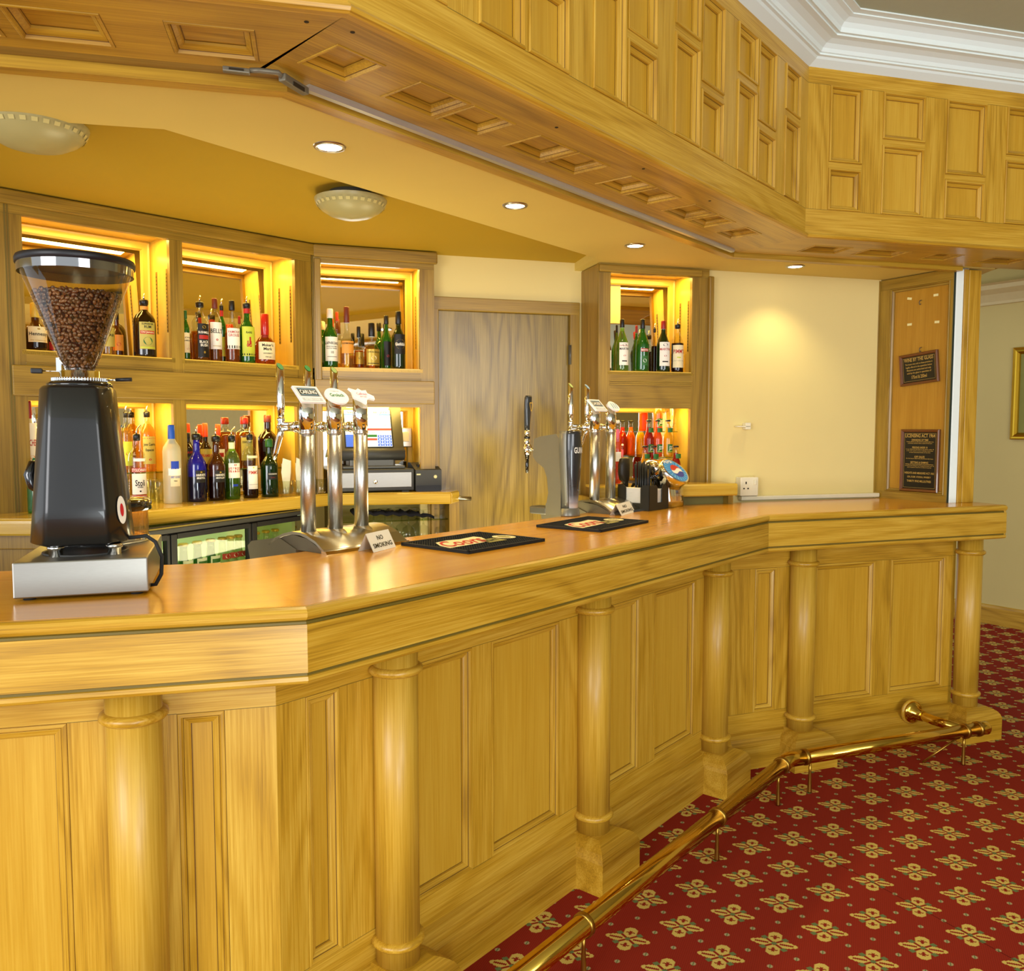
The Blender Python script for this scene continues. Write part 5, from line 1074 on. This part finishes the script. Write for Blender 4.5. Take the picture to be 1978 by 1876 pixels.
# doser behind the body
dy=.305; dxc=WG*.52
G().lathe([(.098,gz+.012),(.098,gz+.078)],48,(dxc,dy,0),cap=False).obj('doser_glass',glass('amber_clear','#f3cf7a',1.45,dif=.12),gn,MG)
G().lathe([(.085,gz),(.10,gz+.001),(.10,gz+.013),(.08,gz+.014),(0,gz+.014)],48,(dxc,dy,0)).obj('doser_base',chrome,gn,MG)
G().lathe([(.099,gz+.074),(.106,gz+.075),(.106,gz+.092),(.10,gz+.100),(.07,gz+.104),(0,gz+.105)],48,(dxc,dy,0)).obj('doser_lid',blackg,gn,MG)
G().tube([(.016,.21,gz+.19),(.004,.205,gz+.188),(-.002,.20,gz+.165),(.002,.20,gz+.14),(.018,.205,gz+.125)],[.007,.011,.012,.009,.006],14).obj('doser_lever',blackg,gn,MG)
cx0=fG.x(236,.12,1.23)
G().tube([(cx0,.10,zb0+.006),(WG-.01,.10,zb0+.010),(WG+.008,.10,zb0-.004),(WG+.022,.08,zb0-.035),(WG+.021,.06,zb0-.07),(WG+.010,.05,HC+.012),(WG-.01,.08,HC+.006)],.0042,12).obj('power_cable',rubber,gn,MG)
# ------------------------------------------------------------------ beer towers
def tower(name,label,tubes,lever_len,badges,base=None,marks=None):
    """tubes: list of plan points; fonts stand along the back edge of the B run"""
    org=tubes[0]; fr=Fr(org,fB.a)
    r=empty(name,fr.M(0,0,HC)); tag(r,label,'beer tap',"beer towers on the bar")
    M=fr.M(); RT=.0215; zs=1.172; zj=1.456; ztp=1.548
    xs=[fr.loc(t)[0] for t in tubes]; 
    # saddle base
    xa,xb=xs[0]-.03,xs[-1]+.085
    arc=[(-.118,1.122),(-.10,1.133),(-.07,1.152),(-.03,1.166),(.0,1.172),(.04,1.172),(.08,1.163),(.12,1.148),(.15,1.13)]
    lower=[(y,max(1.1202,z-.008)) for y,z in reversed(arc)]
    G().xprism(arc+lower,xa,xb,0,True).obj('saddle_base',satin,r,M)
    G().xprism([(-.124,1.1202),(-.118,1.128),(-.10,1.128),(-.10,1.1202)],xa-.004,xb,0).obj('base_lip',chrome,r,M)
    G().xprism([(-.10,1.1202),(-.09,1.130),(-.03,1.155),(.04,1.163),(.13,1.145),(.15,1.12),(.15,1.1202)],xa+.004,xb-.004,0).obj('base_core',grey,r,M)
    G().xprism([(.02,1.10),(.02,1.122),(.10,1.15),(.24,1.128),(.26,1.112),(.245,1.06),(.12,1.04),(.035,1.04),(.035,1.10)],xa+.0,xb-.03,0,False).obj('rear_body',grey,r,M)
    up=Vector((0,1,1)).normalized()
    for i,(x,(kind,col)) in enumerate(zip(xs,badges)):
        # cylinder with a 45 degree cut facing the customer
        def cut(R_,z0,zt,x=x,y=0,n=32): 
            b=[(x+R_*cos(2*pi*k/n),y+R_*sin(2*pi*k/n),z0) for k in range(n)]
            t=[(p[0],p[1],zt+(p[1]-y)*1.05) for p in b]; return b,t
        b,t=cut(RT,zs+.0,zj); t=[(p[0],p[1],zj) for p in b]
        col_=G().loft([b,t],0,True,True).obj('tube',mat('frosted_steel','#c6c4bd',.30,1,.16,nscale=420,bump=.25),r,M)
        b,t=cut(RT+.0004,zj,ztp); G().loft([b,t],0,True,True).obj('chrome_head',chrome,col_,M)
        G().lathe([(RT,-.004),(RT+.0018,-.003),(RT+.0018,-.001),(RT+.0006,0),(RT+.0018,.001),(RT+.0018,.003),(RT,.004)],32,(x,0,zj)).obj('joint_ring',chrome,col_,M)
        # foot that sweeps forward into the saddle
        fo=[];
        for q in range(9):
            u=q/8; y=-.0-.10*u*1.0; zc_=zs-.002-.048*u**1.6; wd_=RT*(1.08-.35*u)+.0; hh_=RT*(1-u)**.8*.9+.003
            fo.append([(x+.045*u*0+wd_*cos(pi*k/10),y+.022*(1-u)*sin(pi*k/10),zc_+hh_*sin(pi*k/10)-.004) for k in range(11)]+[(x-wd_,y,zc_-.014),(x+wd_,y,zc_-.014)])
        G().loft(fo,0,True,True).obj('foot_sweep',satin,col_,M)
        # badge
        c=Vector((x,-RT*.4,ztp+.008)); U_=Vector((1,0,0)); V_=Vector((0,1,1)).normalized(); Nn=Vector((0,-1,1)).normalized()
        bp=lambda a,b_,o: tuple(c+U_*a+V_*b_+Nn*o)
        g=G()
        if kind=='rect': out=[(-.042,-.030),(.042,-.030),(.042,.034),(-.042,.034)]; inn=[(-.034,-.006),(.034,-.006),(.034,.026),(-.034,.026)]
        elif kind=='round': out=[(.040*cos(2*pi*k/28)*1.0,.032*sin(2*pi*k/28)) for k in range(28)]; inn=None
        elif kind=='oval': out=[(.034*cos(2*pi*k/28),.028*sin(2*pi*k/28)) for k in range(28)]; inn=None
        else:
            out=[(-.038,-.004),(-.030,.024),(-.036,.036),(-.012,.028),(.0,.036),(.010,.027),(.028,.030),(.026,.016),(.044,.004),(.040,-.010),(.018,-.006),(.004,-.016),(-.004,-.030),(-.016,-.018)]; inn=None
        k_=len(out); g.add([bp(a,b_,.002) for a,b_ in out]+[bp(a,b_,.009) for a,b_ in out],[tuple(range(k_))[::-1],tuple(range(k_,2*k_))]+[(j,(j+1)%k_,k_+(j+1)%k_,k_+j) for j in range(k_)])
        mats=[mat('badge_white','#f4f2ee',.3,emit=.05),mat('badge_blue_black','#1c2a2c',.4),mat('badge_orange','#b8702a',.4),green,mat('badge_pink','#c987a0',.5),mat('badge_silver','#c4c8cc',.35),mat('badge_sky','#7fa8c8',.4)]
        T=lambda t,w_,h_,m,dx=0,dy=0,o=.0098: g.text(t,w_,h_,m,lambda a,b_: bp(a+dx,b_+dy,o))
        def Rr(a0,a1,b0,b1,m,o=.0094): g.add([bp(a0,b0,o),bp(a1,b0,o),bp(a1,b1,o),bp(a0,b1,o)],[(0,1,2,3)],m)
        if kind=='rect':
            Rr(-.038,.038,-.009,.030,5,.0092); Rr(-.032,.032,-.006,.026,1); 
            if col: T(col,.056,.016,0,0,.010); Rr(-.03,.03,.021,.023,6,.0096); Rr(-.03,.03,-.003,-.001,6,.0096)
            Rr(-.034,.034,-.026,-.013,5); T('EXTRA COLD' if col=='CARLING' else 'LAGER',.05,.007,0,0,-.0195)
        elif kind=='round': T('Grolsch' if 0 else col,.05,.014,3,0,.002); g.text('PREMIUM',.03,.005,5,lambda a,b_: bp(a,b_+.018,.0098))
        elif kind=='oval':
            for q in (-.016,0,.016): g.add([bp(q-.004,-.016,.0096),bp(q+.002,-.016,.0096),bp(q+.008,.016,.0096),bp(q+.002,.016,.0096)],[(0,1,2,3)],6)
        else: T(col,.04,.013,4,.0,.010); T('BITTER',.026,.005,4,.0,-.001)
        g.obj('badge',mats,col_,M,fix=False)
        if kind=='round': G().tube([bp(-.018,-.018,0),bp(0,-.022,-.006),bp(.018,-.018,0)],.006,8).obj('badge_bracket',mats[2],col_,M)
        # arm, lever and spout on the barman's side
        zl_=1.472; y1=lever_len
        tap=G().tube([(x,RT*.8,zl_),(x,y1-.02,zl_)],.0135,16).lathe([(.0135,-.006),(.0165,-.004),(.0165,.004),(.0135,.006)],20,(x,.05,zl_),ax='y').tube([(x,y1-.035,zl_),(x,y1-.005,zl_),(x,y1+.008,zl_-.002)],[.010,.0115,.008],14)
        tap.tube([(x,y1-.005,zl_+.0),(x,y1+.004,zl_-.03),(x,y1+.024,zl_-.075),(x,y1+.034,zl_-.095)],[.010,.0095,.0075,.0065],14).lathe([(.009,zl_),(.011,zl_+.006),(.009,zl_+.014),(.012,zl_+.02),(.009,zl_+.03)],18,(x,y1-.004,0))
        tp_=tap.obj('tap',chrome,col_,M)
        b,t=cut(.0115,zl_+.028,zl_+.175,x,y1-.004,20); b=[((p[0]-x)*.75+x,(p[1]-y1+.004)*.75+y1-.004,p[2]) for p in b]
        mid=[((p[0]-x)*1+x,p[1],zl_+.06) for p in [(x+.0115*cos(2*pi*k/20),y1-.004+.0115*sin(2*pi*k/20)) for k in range(20)]]
        lv=G().loft([b,mid,t],0,True,True); n_=20
        tt=[(x+.0088*cos(2*pi*k/n_),y1-.004+.0088*sin(2*pi*k/n_)) for k in range(n_)]
        lv.add([(p[0],p[1]-.0006,zl_+.175+(p[1]-y1+.004)*1.05+.0008) for p in tt],[tuple(range(n_))],1)
        lv.obj('tap_lever',[chrome,[green,green,mat('badge_leaf','#9ab06a',.4)][i%3] if len(xs)==3 else [mat('badge_leaf','#9ab06a',.4),mats[6]][i%2]],col_,M,fix=True)
    return r
t1=[P(596,1027,1.172),P(648.5,1021,1.172),P(696.5,1015,1.172)]
tower('triple_beer_tower','three-tube frosted steel beer tower on the bar, nearest the coffee grinder',t1,.125,[('rect','CARLING'),('round','Grolsch'),('crest','Caffreys')])
t2=[P(1148,966,1.172),P(1172.5,962,1.172)]
tower('twin_beer_tower','two-tube frosted steel beer tower behind the dark stout dispenser',t2,.125,[('rect','LAGER'),('oval','')])
# rating plate on the rear body
fT=Fr(t1[0],fB.a)
# ------------------------------------------------------------------ stout dispenser
sp0=P(1105,997,HC); fS=Fr(sp0,fB.a); MS=fS.M()
sd=empty('stout_dispenser',fS.M(0,0,HC)); tag(sd,'dark pint-shaped stout dispenser with white lettering and a harp, beside the far bar mat','beer tap','beer towers on the bar')
n=28
def ell(rx,ry,z,cy_=0,x0=0): return [(x0+rx*cos(2*pi*k/n),cy_+ry*sin(2*pi*k/n),z) for k in range(n)]
G().loft([ell(.047,.037,HC+.0005,.01),ell(.046,.036,HC+.006,.01),ell(.043,.033,HC+.030,.01),ell(.039,.03,HC+.033,.01)]).obj('base',mat('silver_plastic','#83827a',.35,.5),sd,MS)
wz=[(HC+.033,.0275),(HC+.06,.0275),(HC+.12,.033),(HC+.18,.038),(HC+.24,.0425),(HC+.29,.044),(HC+.325,.0425),(HC+.338,.040)]
dkm=mat('stout_panel','#23262a',.25,.2,coat=.5)
fadem=N('stout_fade'); k=fadem; tc=k.n('ShaderNodeTexCoord'); sp1=k.n('ShaderNodeSeparateXYZ'); k.l(tc.outputs['Object'],sp1.inputs[0])
mr=k.n('ShaderNodeMapRange'); mr.inputs[1].default_value=HC+.033; mr.inputs[2].default_value=HC+.12; k.l(sp1.outputs[2],mr.inputs[0])
cr=k.ramp(mr.outputs[0],[(0,hexc('#e6e6e8')),(.22,hexc('#9a98a0')),(.6,hexc('#44444a')),(1,hexc('#24262a'))]); pb=k.n('ShaderNodeBsdfPrincipled'); k.l(cr,pb.inputs[0]); pb.inputs['Roughness'].default_value=.25; pb.inputs['Coat Weight'].default_value=.5; k.l(pb.outputs[0],k.out.inputs[0])
G().loft([ell(w_,w_*.8,z,.0) for z,w_ in wz]).obj('pint_panel',fadem.m,sd,MS)
g=G()
wz2=[(z,w_+.006) for z,w_ in wz]
for sgn in (-1,1):
    strip=[[(sgn*(w_+.000),-.004,z),(sgn*(w_+.004),.002,z),(sgn*(w_+.004),.03,z),(sgn*(w_-.006),.03,z)] for z,w_ in wz]
    g.loft(strip,0,True,True)
g.obj('side_wing',mat('silver_plastic','#83827a',.35,.5),sd,MS)
g=G(); fz=lambda a,b,zc,w_=.0445: (w_*sin(a/w_),-w_*.8*cos(a/w_)-.0006,zc+b)
# lettering and harp turned to the customer's right
g.text('GUINNESS',.088,.024,0,lambda a,b: fz(a+.014,b,HC+.262))
g.text('Est.1759',.024,.007,2,lambda a,b: fz(a+.010,b,HC+.105,.0335))
harp=[(0,0),(.006,.002),(.010,.012),(.012,.024),(.008,.034),(.002,.030),(-.004,.032),(-.008,.028),(-.006,.016),(-.002,.004)]
inner=[(.001,.004),(.0045,.006),(.0075,.014),(.0085,.024),(.006,.030),(.002,.0265),(-.003,.0285),(-.0045,.026),(-.003,.016),(.0,.006)]
vs=[fz(a+.014,b,HC+.286) for a,b in harp]+[fz(a+.014,b,HC+.286) for a,b in inner]; m_=len(harp)
g.add(vs,[(i,(i+1)%m_,m_+(i+1)%m_,m_+i) for i in range(m_)],1)
for q in range(4): x_=-.001+q*.0024; g.add([fz(.012+x_,.009+q*.001,HC+.288),fz(.0126+x_,.009+q*.001,HC+.288),fz(.0126+x_,.027,HC+.288),fz(.012+x_,.027,HC+.288)],[(0,1,2,3)],1)
g.obj('lettering',[white,gold,mat('letter_grey','#8a8a8a',.5)],sd,MS,fix=False)
bprof=[(.030,HC+.001),(.030,HC+.30),(.055,HC+.326),(.135,HC+.315),(.165,HC+.305),(.17,HC+.235),(.155,HC+.215),(.115,HC+.19),(.098,HC+.15),(.092,HC+.09),(.100,HC+.05),(.105,HC+.045),(.105,HC+.001)]
G().xprism(bprof,-.036,.036,0,False).obj('casting',grey,sd,MS)
G().box(-.034,.034,.105,.19,HC+.001,HC+.032,0,.006).obj('rear_foot',dgrey,sd,MS)
yt=.228; zt0=HC+.262
G().lathe([(.0,.165),(.020,.165),(.020,.170),(.0,.172)],20,(0,0,zt0),ax='y').obj('mounting_disc',blackp,sd,MS)
G().tube([(0,.170,zt0),(0,yt,zt0-.002)],.0065,12).tube([(0,yt,zt0-.022),(0,yt,zt0+.02)],.0145,16).lathe([(.010,zt0+.02),(.012,zt0+.024),(.012,zt0+.046)],16,(0,yt,0)).lathe([(.0125,-.012),(.0125,.012)],16,(0,yt-.002,zt0+.010),ax='x').lathe([(.011,zt0+.052),(.0115,zt0+.078)],16,(0,yt,0)).obj('tap',chrome,sd,MS)
G().lathe([(.0125,zt0+.044),(.0135,zt0+.047),(.0125,zt0+.054)],16,(0,yt,0)).lathe([(.0055,zt0-.098),(.0075,zt0-.07),(.0095,zt0-.022)],16,(0,yt,0)).obj('black_nozzle',blackg,sd,MS)
lvr=[[(rx*cos(2*pi*k/20),yt+ry*sin(2*pi*k/20)+oy,zt0+z) for k in range(20)] for z,rx,ry,oy in ((.078,.0115,.0115,0),(.10,.013,.012,0),(.15,.018,.013,-.002),(.19,.0195,.013,-.004),(.212,.019,.012,-.006),(.22,.016,.009,-.007))]
G().loft(lvr).obj('tap_lever',mat('lever_dark','#2a2c2c',.3,coat=.4),sd,MS)
g=G(); 
g.add([(a*1.2+.002,yt-.0185,zt0+.155+b*1.2) for a,b in harp]+[(a*1.2+.002,yt-.0185,zt0+.155+b*1.2) for a,b in inner],[(i,(i+1)%m_,m_+(i+1)%m_,m_+i) for i in range(m_)]); g.obj('harp_emblem',gold,sd,MS,fix=False)
# ------------------------------------------------------------------ bar mats
def barmat(a,b,c,d,label):
    """corners left, near, right, far"""
    fr=between(b,c); W_=(c-b).length; Dp=fr.loc(a)[1]; x0=fr.loc(a)[0]; 
    sk_=x0/Dp if Dp else 0
    r=empty('bar_mat',fr.M(W_/2,Dp/2,HC)); tag(r,label,'bar mat','black rubber bar mats on the bar top'); M=fr.M(0,0,HC)
    G().box(0,W_,0,Dp,.0003,.005,0,.001).obj('rubber_sheet',rubber,r,M)
    g=G(); e=.008
    g.box(0,W_,0,e,.005,.0095,0,.001).box(0,W_,Dp-e,Dp,.005,.0095,0,.001).box(0,e,0,Dp,.005,.0095,0,.001).box(W_-e,W_,0,Dp,.005,.0095,0,.001)
    g.obj('raised_rim',rubber,r,M)
    g=G(); nx=int((W_-.03)/.0095); ny=int((Dp-.03)/.0095)
    for i in range(nx):
        for j in range(ny):
            x=.015+i*(W_-.03)/(nx-1); y=.015+j*(Dp-.03)/(ny-1)
            q=.0027; g.add([(x-q,y-q,.005),(x+q,y-q,.005),(x+q,y+q,.005),(x-q,y+q,.005),(x-q*.7,y-q*.7,.0082),(x+q*.7,y-q*.7,.0082),(x+q*.7,y+q*.7,.0082),(x-q*.7,y+q*.7,.0082)],[(4,5,6,7),(0,1,5,4),(1,2,6,5),(2,3,7,6),(3,0,4,7)])
    g.obj('rubber_studs',rubber,r,M,fix=False)
    g=G(); w1_=W_*.50; h1_=Dp*.36; cx_,cy_=W_*.36,Dp*.52
    # script word with pale outline, slanted
    sl=lambda a,b: (a+b*.5,b+a*.0)
    out=[(-w1_*.56,-.012),(-w1_*.48,-h1_*.62),(w1_*.1,-h1_*.58),(w1_*.55,-h1_*.50),(w1_*.60,h1_*.3),(w1_*.5,h1_*.62),(w1_*.1,h1_*.5),(-w1_*.2,h1_*.62),(-w1_*.5,h1_*.5)]
    g.add([(cx_+sl(a,b)[0],cy_+b,.0090) for a,b in out],[tuple(range(len(out)))],0)
    g.text('Coors',w1_,h1_,1,lambda a,b: (cx_+sl(a,b)[0],cy_+b,.0096))
    lx=W_*.60; w2_=W_*.22
    g.add([(lx-w2_*.5,Dp*.26,.0092),(lx+w2_*.55,Dp*.26,.0092),(lx+w2_*.62,Dp*.48,.0092),(lx-w2_*.42,Dp*.48,.0092)],[(0,1,2,3)],2)
    g.text('LIGHT',w2_*.85,Dp*.13,3,lambda a,b: (lx+a+b*.4,Dp*.37+b,.0098))
    ex=W_*.86; g.add([(ex+W_*.095*cos(2*pi*k/24),Dp*.46+Dp*.15*sin(2*pi*k/24),.0090) for k in range(24)],[tuple(range(24))],0)
    g.add([(ex+W_*.05*cos(2*pi*k/24)*(1 if k%2 else .6),Dp*.46+Dp*.09*sin(2*pi*k/24),.0096) for k in range(24)],[tuple(range(24))],2)
    g.obj('printed_emblem',[cream,red,mat('mat_olive','#a39a5a',.5),mat('mat_dark','#3a3a1c',.6)],r,M,fix=False)
barmat(P(775,1054,HC),P(905,1071,HC),P(1053,1046,HC),P(935,1036,HC),'black rubber bar mat with a red script emblem, beside the three-tube tower')
barmat(P(1029,1020,HC),P(1160,1029,HC),P(1253,1010,HC),P(1135,1004,HC),'black rubber bar mat with a red script emblem, in front of the stout dispenser')
# ------------------------------------------------------------------ folded cards
def tent(pl_,pr_,hp,label):
    fr=between(pl_,pr_); W_=(pr_-pl_).length; hh_=hp; d=.026
    M=fr.M(0,0,HC); g=G(); t=.0012
    g.add([(0,0,.0005),(W_,0,.0005),(W_,d,hh_),(0,d,hh_),(0,2*d,.0005),(W_,2*d,.0005)],[(0,1,2,3),(3,2,5,4)],0)
    g.add([(0,t,.0005),(W_,t,.0005),(W_,d,hh_-t*2),(0,d,hh_-t*2),(0,2*d-t,.0005),(W_,2*d-t,.0005)],[(3,2,1,0),(4,5,2,3)],0)
    L_=math.hypot(d,hh_); 
    for t_,v,w_ in (('NO',.68,.26),('SMOKING',.30,.82)):
        g.text(t_,W_*w_,L_*.24,1,lambda a,b: (W_*.5+a,d*(v+b/L_)-.0008,hh_*(v+b/L_)+.0006))
    o=g.obj('no_smoking_card',[white,mat('olive_ink','#3b3512',.6)],None,M,fix=False); tag(o,label,'sign','folded no smoking cards')
tent(P(722,1068,HC),P(765,1057,HC),.052,'folded white no smoking card between the three-tube tower and the bar mat')
tent(P(1201,997,HC),P(1227,989,HC),.045,'folded white no smoking card in front of the napkin caddy')
# ------------------------------------------------------------------ napkin caddy
c0_=P(1254,988,HC); fN=Fr(c0_,fB.a); MN=fN.M(0,0,HC); cw,cd_,chh=.165,.155,.108
nc=empty('napkin_caddy',fN.M(cw/2,cd_/2,HC)); tag(nc,'black bar caddy filled with napkins and straws in front of the cola dispenser','caddy')
ck=mat('caddy_black','#26241c',.45)
def wall_cut(x0,x1,horiz,at_):
    """a caddy wall with a rounded slot open at the top"""
    n_=10; a0,a1=x0+(x1-x0)*.42,x0+(x1-x0)*.66
    if not horiz: a0,a1=x0+(x1-x0)*.28,x0+(x1-x0)*.74
    pts=[(x0,.0008),(x1,.0008),(x1,chh),(a1+.012,chh),(a1,chh-.012),(a1,.032),(a0,.032),(a0,chh-.012),(a0-.012,chh),(x0,chh)]
    g=G(); m=len(pts)
    if horiz: v=[(a,at_,z) for a,z in pts]+[(a,at_+.003,z) for a,z in pts]
    else: v=[(at_,a,z) for a,z in pts]+[(at_+.003,a,z) for a,z in pts]
    g.add(v,[tuple(range(m)),tuple(range(m,2*m))[::-1]]+[(i,(i+1)%m,m+(i+1)%m,m+i) for i in range(m)])
    return g
wall_cut(0,cw,True,0).obj('front_wall',ck,nc,MN); wall_cut(0,cw,True,cd_-.003).obj('back_wall',ck,nc,MN)
wall_cut(0,cd_,False,0).obj('side_wall',ck,nc,MN); wall_cut(0,cd_,False,cw-.003).obj('side_wall',ck,nc,MN)
G().box(.003,cw-.003,.003,cd_-.003,.0008,.004).obj('floor_plate',ck,nc,MN)
nk=G()
for i in range(26): z=.006+i*.0034; nk.box(.006,.052,.012,cd_-.012,z,z+.0026+.0004*(i%2))
tag(nk.obj('napkin_stack',white,None,MN),'stack of white napkins in the left slot of the caddy','napkins','napkin stacks in the caddy')
nk=G()
for i in range(24): z=.006+i*.0034; nk.box(.058,cw-.008,.008,.052,z,z+.0026)
tag(nk.obj('napkin_stack',white,None,MN),'stack of white napkins behind the front slot of the caddy','napkins','napkin stacks in the caddy')
random.seed(5)
for i in range(26):
    u=i%7; v=i//7
    x=.058+u*.0095+random.uniform(-.002,.002); y=.066+v*.011+random.uniform(-.002,.002); h_=.196+random.uniform(-.012,.012)
    o=G().tube([(x,y,.006),(x+random.uniform(-.006,.006)-.002,y+random.uniform(-.006,.004),h_)],.0030,8).obj('drinking_straw',mat('straw_black','#191917',.35),None,MN)
    tag(o,'black drinking straw standing in the bundle in the napkin caddy','straw','black straws in the napkin caddy')
for i in range(5):
    x=.128+i*.007; y=.066+random.uniform(0,.02)
    o=G().tube([(x,y,.006),(x+.004,y-.004,.13)],.0018,6).lathe([(0,0),(.008,.001),(.011,.006),(.008,.012),(.003,.016),(0,.0165)],14,(x+.004,y-.004,.127),m=0).obj('drink_stirrer',blackg,None,MN)
    tag(o,'black round-ended stirrer at the right of the straws in the caddy','stirrer','black stirrers in the caddy')
# paddle behind the caddy
pz=P(1200,962,HC)
fP=Fr(c0_,fB.a)
pd=G(); px_,py_=fN.x(1206,.16,1.25),.16
pd=G().loft([[(px_+rx*cos(2*pi*k/20)+ox,py_+.018*sin(2*pi*k/20)*ry,z) for k in range(20)] for z,rx,ry,ox in ((.0008,.022,1.2,.012),(.01,.022,1.2,.012),(.012,.010,.6,.012),(.09,.012,.6,.012),(.115,.014,.7,.008),(.125,.030,1,.0),(.15,.036,1.1,-.004),(.19,.037,1.1,-.004),(.215,.030,1,.0),(.222,.018,.6,.004))]).obj('soda_lever_paddle',mat('paddle_dark','#231c10',.5),None,MN)
pd.name='black_paddle'; tag(pd,'dark rounded paddle on a stand behind the napkin caddy','paddle')
# ------------------------------------------------------------------ cola dispenser
pc0=P(1303,979,HC); fO=Fr(pc0,fB.a); 
x0o=fO.x(1268,0,1.2); 
pe=empty('cola_dispenser',fO.M(-.04,.05,HC)); tag(pe,'chrome soft drink dispenser with a round blue badge behind the napkin caddy','drinks dispenser')
MO=fO.M(0,0,HC)
R_=[]
for z,xa_,xb_,ya,yb in ((.0006,-.07,.080,-.02,.10),(.03,-.07,.082,-.022,.10),(.09,-.08,.088,-.02,.10),(.13,-.10,.092,-.01,.10),(.17,-.12,.088,.0,.10),(.19,-.12,.070,.02,.10),(.206,-.10,.05,.05,.10),(.212,-.06,.02,.07,.10)):
    cx_,cy_=(xa_+xb_)/2,(ya+yb)/2; R_.append([(cx_+(xb_-xa_)/2*abs(cos(a))**.6*(1 if cos(a)>0 else -1),cy_+(yb-ya)/2*abs(sin(a))**.6*(1 if sin(a)>0 else -1),z) for a in [2*pi*k/32 for k in range(32)]])
G().loft(R_).obj('chrome_body',chrome,pe,MO)
bc_=Vector((-.045,-.012,.150)); U_=Vector((1,0,0)); V_=Vector((0,.70,.71)).normalized(); N_=Vector((0,-.71,.70)).normalized()
bp=lambda a,b,o: tuple(bc_+U_*a+V_*b+N_*o)
disc=lambda g,ra,rb,o,m,a0=0,b0=0,n=36: g.add([bp(a0+ra*cos(2*pi*k/n),b0+rb*sin(2*pi*k/n),o) for k in range(n)],[tuple(range(n))],m)
g=G(); n_=36
ring=[[bp(r1*cos(2*pi*k/n_),r1*.82*sin(2*pi*k/n_),o) for k in range(n_)] for r1,o in ((.086,-.03),(.086,.016),(.082,.022),(.077,.020))]
g.loft(ring,3,True); disc(g,.077,.063,.0205,0)
for k in range(20):
    a=2*pi*k/20+.1; r0,r1=.043,.073
    g.add([bp(r0*cos(a-.03),r0*.8*sin(a-.03),.0209),bp(r1*cos(a-.06),r1*.8*sin(a-.06),.0209),bp(r1*cos(a+.06),r1*.8*sin(a+.06),.0209),bp(r0*cos(a+.03),r0*.8*sin(a+.03),.0209)],[(0,1,2,3)],4)
disc(g,.042,.036,.0213,1,.008,-.004)
arc_=lambda s0,s1: [bp(.008+.042*cos(a),-.004+.036*sin(a),.0217) for a in [s0+(s1-s0)*k/14 for k in range(15)]]
wave=lambda dy: [bp(.008+x*.040,-.004+dy+.006*sin(x*3.0),.0217) for x in [1-k/6 for k in range(13)]]
g.add(arc_(.25,pi-.25)+[bp(.008-.040+x*.0066,-.004+.010+.006*sin((-1+x/6)*3.0),.0217) for x in range(13)],[tuple(range(28))],2)
g.add(arc_(pi+.2,2*pi-.2)+[bp(.008+.040-x*.0066,-.004-.009+.006*sin((1-x/6)*3.0),.0217) for x in range(13)],[tuple(range(28))],5)
g.text('PEPSI',.07,.016,1,lambda a,b: bp(a-.012,b+.050,.0222))
g.obj('round_badge',[mat('cola_blue','#1e7fc0',.3,emit=.15),white,mat('cola_red','#c8281c',.3),chrome,mat('cola_sky','#6db8e0',.3),mat('cola_deep_blue','#1a2f9a',.3)],pe,MO,fix=False)
#@@LIGHTS
w=bpy.data.worlds.new('daylight'); bpy.context.scene.world=w; w.use_nodes=True
w.node_tree.nodes['Background'].inputs[0].default_value=(.86,.93,1,1); w.node_tree.nodes['Background'].inputs[1].default_value=1.35
lamp('daylight_fill','AREA',(-2.9,-2.2,1.9),145,(.98,.98,1),2.4,(.6,3,1.2),2.0)  # stands in for daylight from the left rear, no window modelled
lamp('daylight_fill','AREA',(3.2,-2.6,2.0),95,(.96,.98,1),2.4,(1.2,3,1.9),1.6)  # added fill from the right, there is no window on that side
lamp('cornice_fill','AREA',(1.3,-2.4,.4),85,(.90,.98,1),1.4,(1.9,2.6,2.8),1.2)  # unseen fill added to brighten the white cornice
for pt,e in (((-.75,2.75),8),((.15,3.45),8)):
    o=lamp('aisle_fill','AREA',(pt[0],pt[1],.85),e,(1,.88,.52),.35,(pt[0],pt[1],3),.7); o.rotation_euler=(pi,0,-.6)  # hidden fill added behind the counter to lift soffit and ceiling
for fr,bays in ((fL,bayL),(f3,bay3),(f4,bay4)):
    for a,b in bays:
        nlamp(fr,a,b,ZU+.015,2.6); nlamp(fr,a,b,ZLt+.015,2.6)
pc=fK2.w(LK/2,.12); lamp('cooler_light','AREA',(pc.x,pc.y,1.085),.7,(.88,1,.60),1.2,None,.2)
lamp('bar_fill','SPOT',(-.55,2.9,2.17),9,(1,.86,.45),.03,(-.6,3.0,0),None,160,.8)  # added fill spot for the bottle fronts, no light fitting here
cy_=bpy.context.scene.cycles; cy_.max_bounces=9; cy_.diffuse_bounces=3; cy_.glossy_bounces=4; cy_.transparent_max_bounces=12
vs=bpy.context.scene.view_settings; vs.view_transform='Standard'; vs.look='None'; vs.exposure=0; vs.gamma=1
